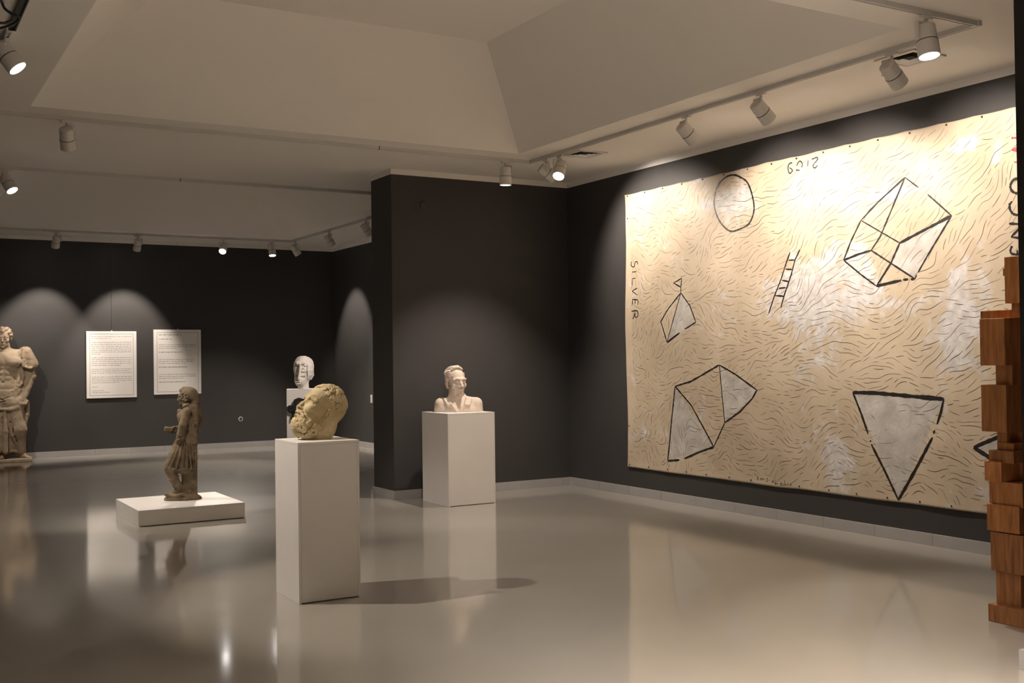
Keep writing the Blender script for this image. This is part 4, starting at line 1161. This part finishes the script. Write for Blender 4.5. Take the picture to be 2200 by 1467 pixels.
rail('black conduit rail at the top left corner of the view', (_e[0], 2.0, 0), (_e[0], _e[1], 0), M['black_metal'], name='conduit_rail', w=.045)
rail('white lighting track by the left edge beside the black rail', (.80, max(_e[1]+.05, 7.3), 0), (.80, 12.9, 0))  # far stretch added, out of view, to carry the assumed figure lamp
def cable(label, pts, rad):
    P = smooth_path(pts, n=8); bm = bmesh.new(); bm_tube(bm, [tuple(p) for p in P], rad, 8)
    o = bm_obj('cable', bm, M['black_metal'], None, True); tag(o, label, 'cable')
h_ = lambda u, v, z: tuple(hit(u, v, 2, z))
cable('black cable looping below the conduit rail at top left', [h_(-14, -40, 3.72), h_(3, 2, 3.70), h_(10, 18, 3.66), h_(25, 29, 3.63), h_(37, 34, 3.62), h_(41, 40, 3.61), h_(34, 47, 3.60), h_(20, 54, 3.60), h_(2, 60, 3.62), h_(-20, 62, 3.66)], .008)
cable('short thick black cable end under the conduit rail', [h_(-22, 50, 3.68), h_(0, 49.5, 3.68), h_(12, 49, 3.69), h_(26, 44, 3.72)], .009)

# ------------------------------------------------------------------ spotlights
def spotlight(label, mount, aim, power=0.0, cone=60, blend=0.5, lit=True, side=1, drop=.145, scale=1.0, along=(1, 0, 0), yaw_arm=None, glow=True):
    mount = Vector((mount[0], mount[1], TZ))
    o = empty('track_spotlight', mount); tag(o, label, 'spotlight', 'track spotlights')
    piv = Vector((0, 0, -drop)); aim = Vector(aim)
    d = (aim-(mount+piv)).normalized()
    al = Vector(along)
    # adapter sits in the track
    bm = bmesh.new(); h = .05
    lo = Vector((abs(al.x)*-h-.015*(1-abs(al.x)), abs(al.y)*-h-.015*(1-abs(al.y)), -.022)); hi = Vector((-lo.x, -lo.y, .0))
    bm_box(bm, lo, hi, .003); bm_obj('adapter', bm, M['lamp_white'], o)
    s = d.cross(Vector((0, 0, 1)))
    s = al.copy() if s.length < .05 else s.normalized()
    s *= side
    R0, R1 = .060*scale, .066*scale
    bm = bmesh.new()
    sp = s*(R1+.008)
    bm_tube(bm, [Vector((0, 0, -.018)), Vector((0, 0, -.045))], .012, 10)
    # flat L arm
    def slab(p, q, wd, th):
        t = (q-p).normalized(); a_ = s if abs(t.dot(s)) < .7 else Vector((0, 0, 1)); b_ = t.cross(a_).normalized(); a_ = b_.cross(t).normalized()
        r8 = [bm.verts.new(c + a_*th/2*i + b_*wd/2*j) for c in (p, q) for i, j in ((-1, -1), (1, -1), (1, 1), (-1, 1))]
        for f in ((0, 1, 2, 3), (7, 6, 5, 4), (0, 4, 5, 1), (1, 5, 6, 2), (2, 6, 7, 3), (3, 7, 4, 0)): bm.faces.new([r8[i] for i in f])
    slab(Vector((0, 0, -.045)), Vector((0, 0, -.045))+sp, .03, .007)
    slab(Vector((0, 0, -.042))+sp, piv+sp-Vector((0, 0, .012)), .03, .007)
    bm_tube(bm, [piv+s*(R0-.01), piv+sp+s*.008], .011, 10)
    bm_obj('bracket', bm, M['lamp_white'], o)
    bm = bmesh.new()
    bm_lathe(bm, piv, d, [(-.082*scale, R0*.86), (-.080*scale, R0*.93), (-.074*scale, R0), (.0192*scale, R0+.003), (.0192*scale, R0-.004)], 28)
    bm_obj('housing', bm, M['lamp_white'], o, False)
    bm = bmesh.new()
    bm_lathe(bm, piv, d, [(.023*scale, R0-.002), (.0245*scale, R1-.001), (.115*scale, R1), (.118*scale, R1-.002), (.118*scale, R1-.007), (.104*scale, R1-.010)], 28, cap=False)
    ring_ = bm_obj('front_ring', bm, M['lamp_white'], o, False)
    bm = bmesh.new()
    bm_lathe(bm, piv, d, [(.1095*scale, .001), (.1095*scale, R1-.0095), (.106*scale, R1-.0095), (.106*scale, .001)], 28)
    bm_obj('lens', bm, M['lens_on'] if lit else M['lens_off'], ring_)
    bm = bmesh.new(); bm_lathe(bm, piv, d, [(.0195*scale, R0-.004), (.0195*scale, R1-.0012), (.0240*scale, R1-.0012), (.0240*scale, R0-.004)], 28)
    bm_obj('seam', bm, M['black_void'], o)
    bm = bmesh.new()
    for q in range(5):
        zz = piv - d*.083*scale; off = (q-2)*.018
        cdir = d.cross(s).normalized()
        p0 = zz+cdir*off - s*.028; p1 = zz+cdir*off+s*.028
        bm_tube(bm, [p0, p1], .0035, 6)
    bm_obj('cooling_fin', bm, M['lamp_white'], o)
    if power > 0:
        ld = bpy.data.lights.new('beam', 'SPOT'); ld.energy = power*GAIN; ld.color = LAMP_COLOR
        ld.spot_size = math.radians(cone); ld.spot_blend = blend; ld.shadow_soft_size = .03
        lo_ = link(bpy.data.objects.new('beam', ld), o)
        lo_.location = piv+d*.128*scale
        lo_.rotation_euler = d.to_track_quat('-Z', 'Y').to_euler()
    return o
YA = (0, 1, 0); XA = (1, 0, 0)
WP, WC, WB = 96, 100, .6
spotlight('white spotlight at the track corner washing the left end of the canvas', (TRX, 10.03), (XW, 9.70, 2.72), WP*1.35, 98, .6, along=YA)
spotlight('white spotlight above the circle drawing, aimed at the canvas', (TRX, 7.66), (XW, 7.66, 2.62), WP, WC, WB, along=YA, side=-1)
spotlight('white spotlight above the ladder drawing, second from the vent', (TRX, 6.70), (XW, 6.75, 2.62), WP, WC, WB, along=YA, side=-1)
spotlight('white spotlight beside the near ceiling vent, aimed at the canvas', (TRX, 5.36), (XW, 5.46, 2.62), WP, WC, WB, along=YA, side=-1)
spotlight('glaring lit spotlight facing the viewer near the coffer corner', (TRX+.02, 9.78), (4.3, 8.0, 0.0), 115, 70, .8, along=YA)
spotlight('lit white spotlight pointing down above the suited bust', (6.05, T1Y), (6.05, 10.52, 0), 190, 92, .75, along=XA)
spotlight('large lit white spotlight on the track at the top right', (5.87, TFY), (5.80, 4.25, 1.2), 130, 60, .6, along=XA, scale=1.06)
spotlight('white spotlight seen from behind on the left of the long track', (1.53, T1Y), (2.3, 13.0, 0), 110, 60, .6, along=XA)
spotlight('lit white spotlight at the left edge below the second track', (1.335, T2Y), (2.75, 11.7, 0.5), 60, 50, .6, along=XA)
spotlight('lit white spotlight under the black cables, top left', (.80, 7.95), (2.65, 7.15, 1.1), 300, 56, .6, along=YA, drop=.10)
spotlight('distant white spotlight above the draped statue', (2.66, T3Y), (2.55, YF, 1.75), 145, 62, .55, along=XA)
spotlight('distant white spotlight above the densely printed panel', (3.95, T3Y), (3.90, YF, 1.75), 172, 62, .55, along=XA)
spotlight('distant lit spotlight tilted left above the sparse panel', (5.42, T3Y), (3.9, 16.6, .8), 300, 62, .6, along=XA)
spotlight('distant lit spotlight pointing down by the far corner', (6.30, T3Y), (6.22, 18.3, 0), 300, 84, .7, along=XA)
spotlight('distant white spotlight at the corner where the far tracks meet', (T3X, 19.0), (XF, 19.12, 1.9), 150, 60, .55, along=YA)
spotlight('distant white spotlight nearest the far corner on the right track', (T3X, 17.3), (XF, 17.4, 2.0), 120, 60, .55, along=YA)
spotlight('distant white spotlight beside the partition edge', (T3X-.05, 15.6), (XF, 15.7, 2.0), 120, 60, .55, along=YA)
spotlight('added fill spotlight on the second track, unseen behind the partition, aimed at the white head', (6.75, T2Y), (6.05, 17.2, 1.3), 330, 34, .6, along=XA)  # added lamp, out of sight, to brighten the white head and its pedestal
spotlight('assumed unseen spotlight beyond the left edge, aimed at the brown standing figure', (.80, 12.45), (2.95, 11.5, 0.5), 190, 46, .6, along=YA)  # assumed lamp, out of view, put in to cast the figure's shadow
spotlight('added unseen fill spotlight on the near track, aimed at the suited bust', (2.6, TFY), (5.75, 10.9, 0.9), 300, 26, 1.0, along=XA)  # unseen extra lamp, put in to lift the bust pedestal's dark front
rail('added unseen track along the left edge of the far coffer', (1.15, 14.0, 0), (1.15, 18.9, 0))  # added out of view, only to hold the statue lamp below
spotlight('assumed unseen spotlight on the added far left track, aimed at the draped statue', (1.15, 16.8), (2.1, 19.6, 1.3), 135, 52, .6, along=YA)  # assumed lamp, out of sight, to light the statue and throw its wall shadow
# added track, out of view, whose strong lamps lift the room's ambient light
rail('added unseen track over the entrance side, carrying the fill spotlights', (0.2, 1.3, 0), (5.6, 1.3, 0))
for q, (x, ax, ay) in enumerate([(1.9, 2.6, 2.0), (2.9, 3.4, 1.0), (3.9, 4.4, 0.4)]):
    spotlight('added fill spotlight on the unseen entrance track, %s from its left end' % ('first', 'second', 'third')[q], (x, 1.3), (ax, ay, 0), 1250, 84, .7, along=XA)  # added fill: floor bounce from here brightens the whole gallery

# ------------------------------------------------------------------ ceiling vents
def vent(label, cx, cy, sz=.36):
    o = empty('ceiling_vent', (cx, cy, ZC)); tag(o, label, 'vent')
    h = sz/2
    def ring(nm, a, b, z0, z1, mm):
        bm = bmesh.new()
        for lo, hi in (((-a, -a), (a, -b)), ((-a, b), (a, a)), ((-a, -b), (-b, b)), ((b, -b), (a, b))):
            bm_box(bm, (*lo, z0), (*hi, z1))
        return bm_obj(nm, bm, mm, o)
    box('throat', (-h+.03, -h+.03, -.0035), (h-.03, h-.03, -.001), M['black_void'], o)
    ring('frame', h, h-.035, -.014, -.001, M['lamp_white'])
    a = h-.047
    while a > .03:
        bm = bmesh.new()
        for k in range(4):
            c0, s0 = round(math.cos(k*math.pi/2)), round(math.sin(k*math.pi/2))
            rot = lambda x, y, z: (x*c0-y*s0, x*s0+y*c0, z)
            q = [rot(-a, -a, -.014), rot(a, -a, -.014), rot(a-.022, -a+.022, -.005), rot(-a+.022, -a+.022, -.005)]
            bm.faces.new([bm.verts.new(p) for p in q])
        bm_obj('louvre', bm, M['lamp_white'], o); a -= .036
vent('square white ceiling vent beside the top right spotlights', 6.70, 5.47)
vent('square white ceiling vent above the glaring spotlight', 6.68, 9.74)

# ------------------------------------------------------------------ stacked wooden block sculpture
def wood_tower():
    blocks = [  # left px, corner px, top px, bottom px, face X
        (2123, 2203, 1296, 1332, 5.745), (2140, 2193, 1222, 1298, 5.80), (2128, 2199, 1141, 1224, 5.775), (2120, 2190, 1081, 1138, 5.76), (2125, 2197, 1032, 1083, 5.78),
        (2115, 2151, 990, 1032, 5.73), (2124, 2178, 966, 992, 5.76), (2142, 2178, 950, 967, 5.79), (2142, 2163, 926, 952, 5.80), (2108, 2162, 826, 926, 5.74),
        (2139, 2175, 784, 827, 5.79), (2105, 2158, 685, 785, 5.74), (2106, 2193, 668, 686, 5.86), (2173, 2190, 650, 669, 5.84), (2158, 2196, 552, 652, 5.82), (2154, 2160, 576, 593, 5.82)]
    base = hit(2123, 1332, 2, 0.0)
    o = empty('wood_block_column', (5.95, 4.05, 0)); tag(o, 'tall column of stacked reddish wooden blocks at the right edge', 'sculpture')
    rn = random.Random(8)
    for (xl, xc, vt, vb, X) in blocks:
        p1 = hit(xl, (vt+vb)/2, 0, X); p0 = hit(xc, (vt+vb)/2, 0, X)
        z1 = hit(xl, vt, 0, X)[2]; z0 = hit(xl, vb, 0, X)[2]
        if vb == 1332: z0 = 0.0
        bm = bmesh.new(); wd = rn.uniform(.24, .38)
        bm_box(bm, (X-5.95, p0[1]-4.05, z0), (X-5.95+wd, p1[1]-4.05, z1), .003)
        bm_obj('wood_block', bm, M['wood'], o)
    box('core_post', (-.05, -.10, 0.02), (.12, .06, 2.12), M['wood'], o, .003)
wood_tower()

# ------------------------------------------------------------------ small wall fittings
def socket():
    p = hit(517, 900, 1, YF); o = empty('wall_socket', (p[0], YF, p[2])); tag(o, 'small round wall socket low on the far wall', 'socket')
    bm = bmesh.new(); bm_lathe(bm, (0, 0, 0), (0, -1, 0), [(0, .045), (.008, .043), (.012, .036), (.012, .030)], 20, cap=False); bm_obj('ring', bm, M['plastic'], o)
    bm = bmesh.new(); bm_lathe(bm, (0, 0, 0), (0, -1, 0), [(0, .03), (.006, .03)], 20); bm_obj('recess', bm, M['black_void'], o)
    for s_ in (-1, 1):
        bm = bmesh.new(); bm_tube(bm, [(s_*.012, -.004, .0), (s_*.012, -.011, 0)], .005, 8); bm_obj('contact', bm, M['plastic'], o)
socket()
def switch():
    p = hit(799, 857, 0, XF); o = empty('wall_switch', (XF, p[1], p[2])); tag(o, 'slim white switch plate on the far right wall', 'switch')
    box('plate', (-.012, -.04, -.075), (-.001, .04, .075), M['plastic'], o, .003)
    for z in (-.04, 0, .04): box('rocker', (-.017, -.022, z-.016), (-.012, .022, z+.016), M['plastic'], o, .002)
switch()
def cover():
    p = hit(909, 440, 1, YP); o = empty('cover_plate', (p[0], YP, p[2])); tag(o, 'dark round cover plate high on the partition', 'cover plate')
    bm = bmesh.new(); bm_lathe(bm, (0, 0, 0), (0, -1, 0), [(0.001, .04), (.008, .039), (.011, .033), (.011, .001)], 24); bm_obj('disc', bm, M['wall'], o)
    bm = bmesh.new(); bm_lathe(bm, (0, 0, 0), (0, -1, 0), [(.011, .006), (.014, .005)], 10); bm_obj('screw', bm, M['nail'], o)
cover()
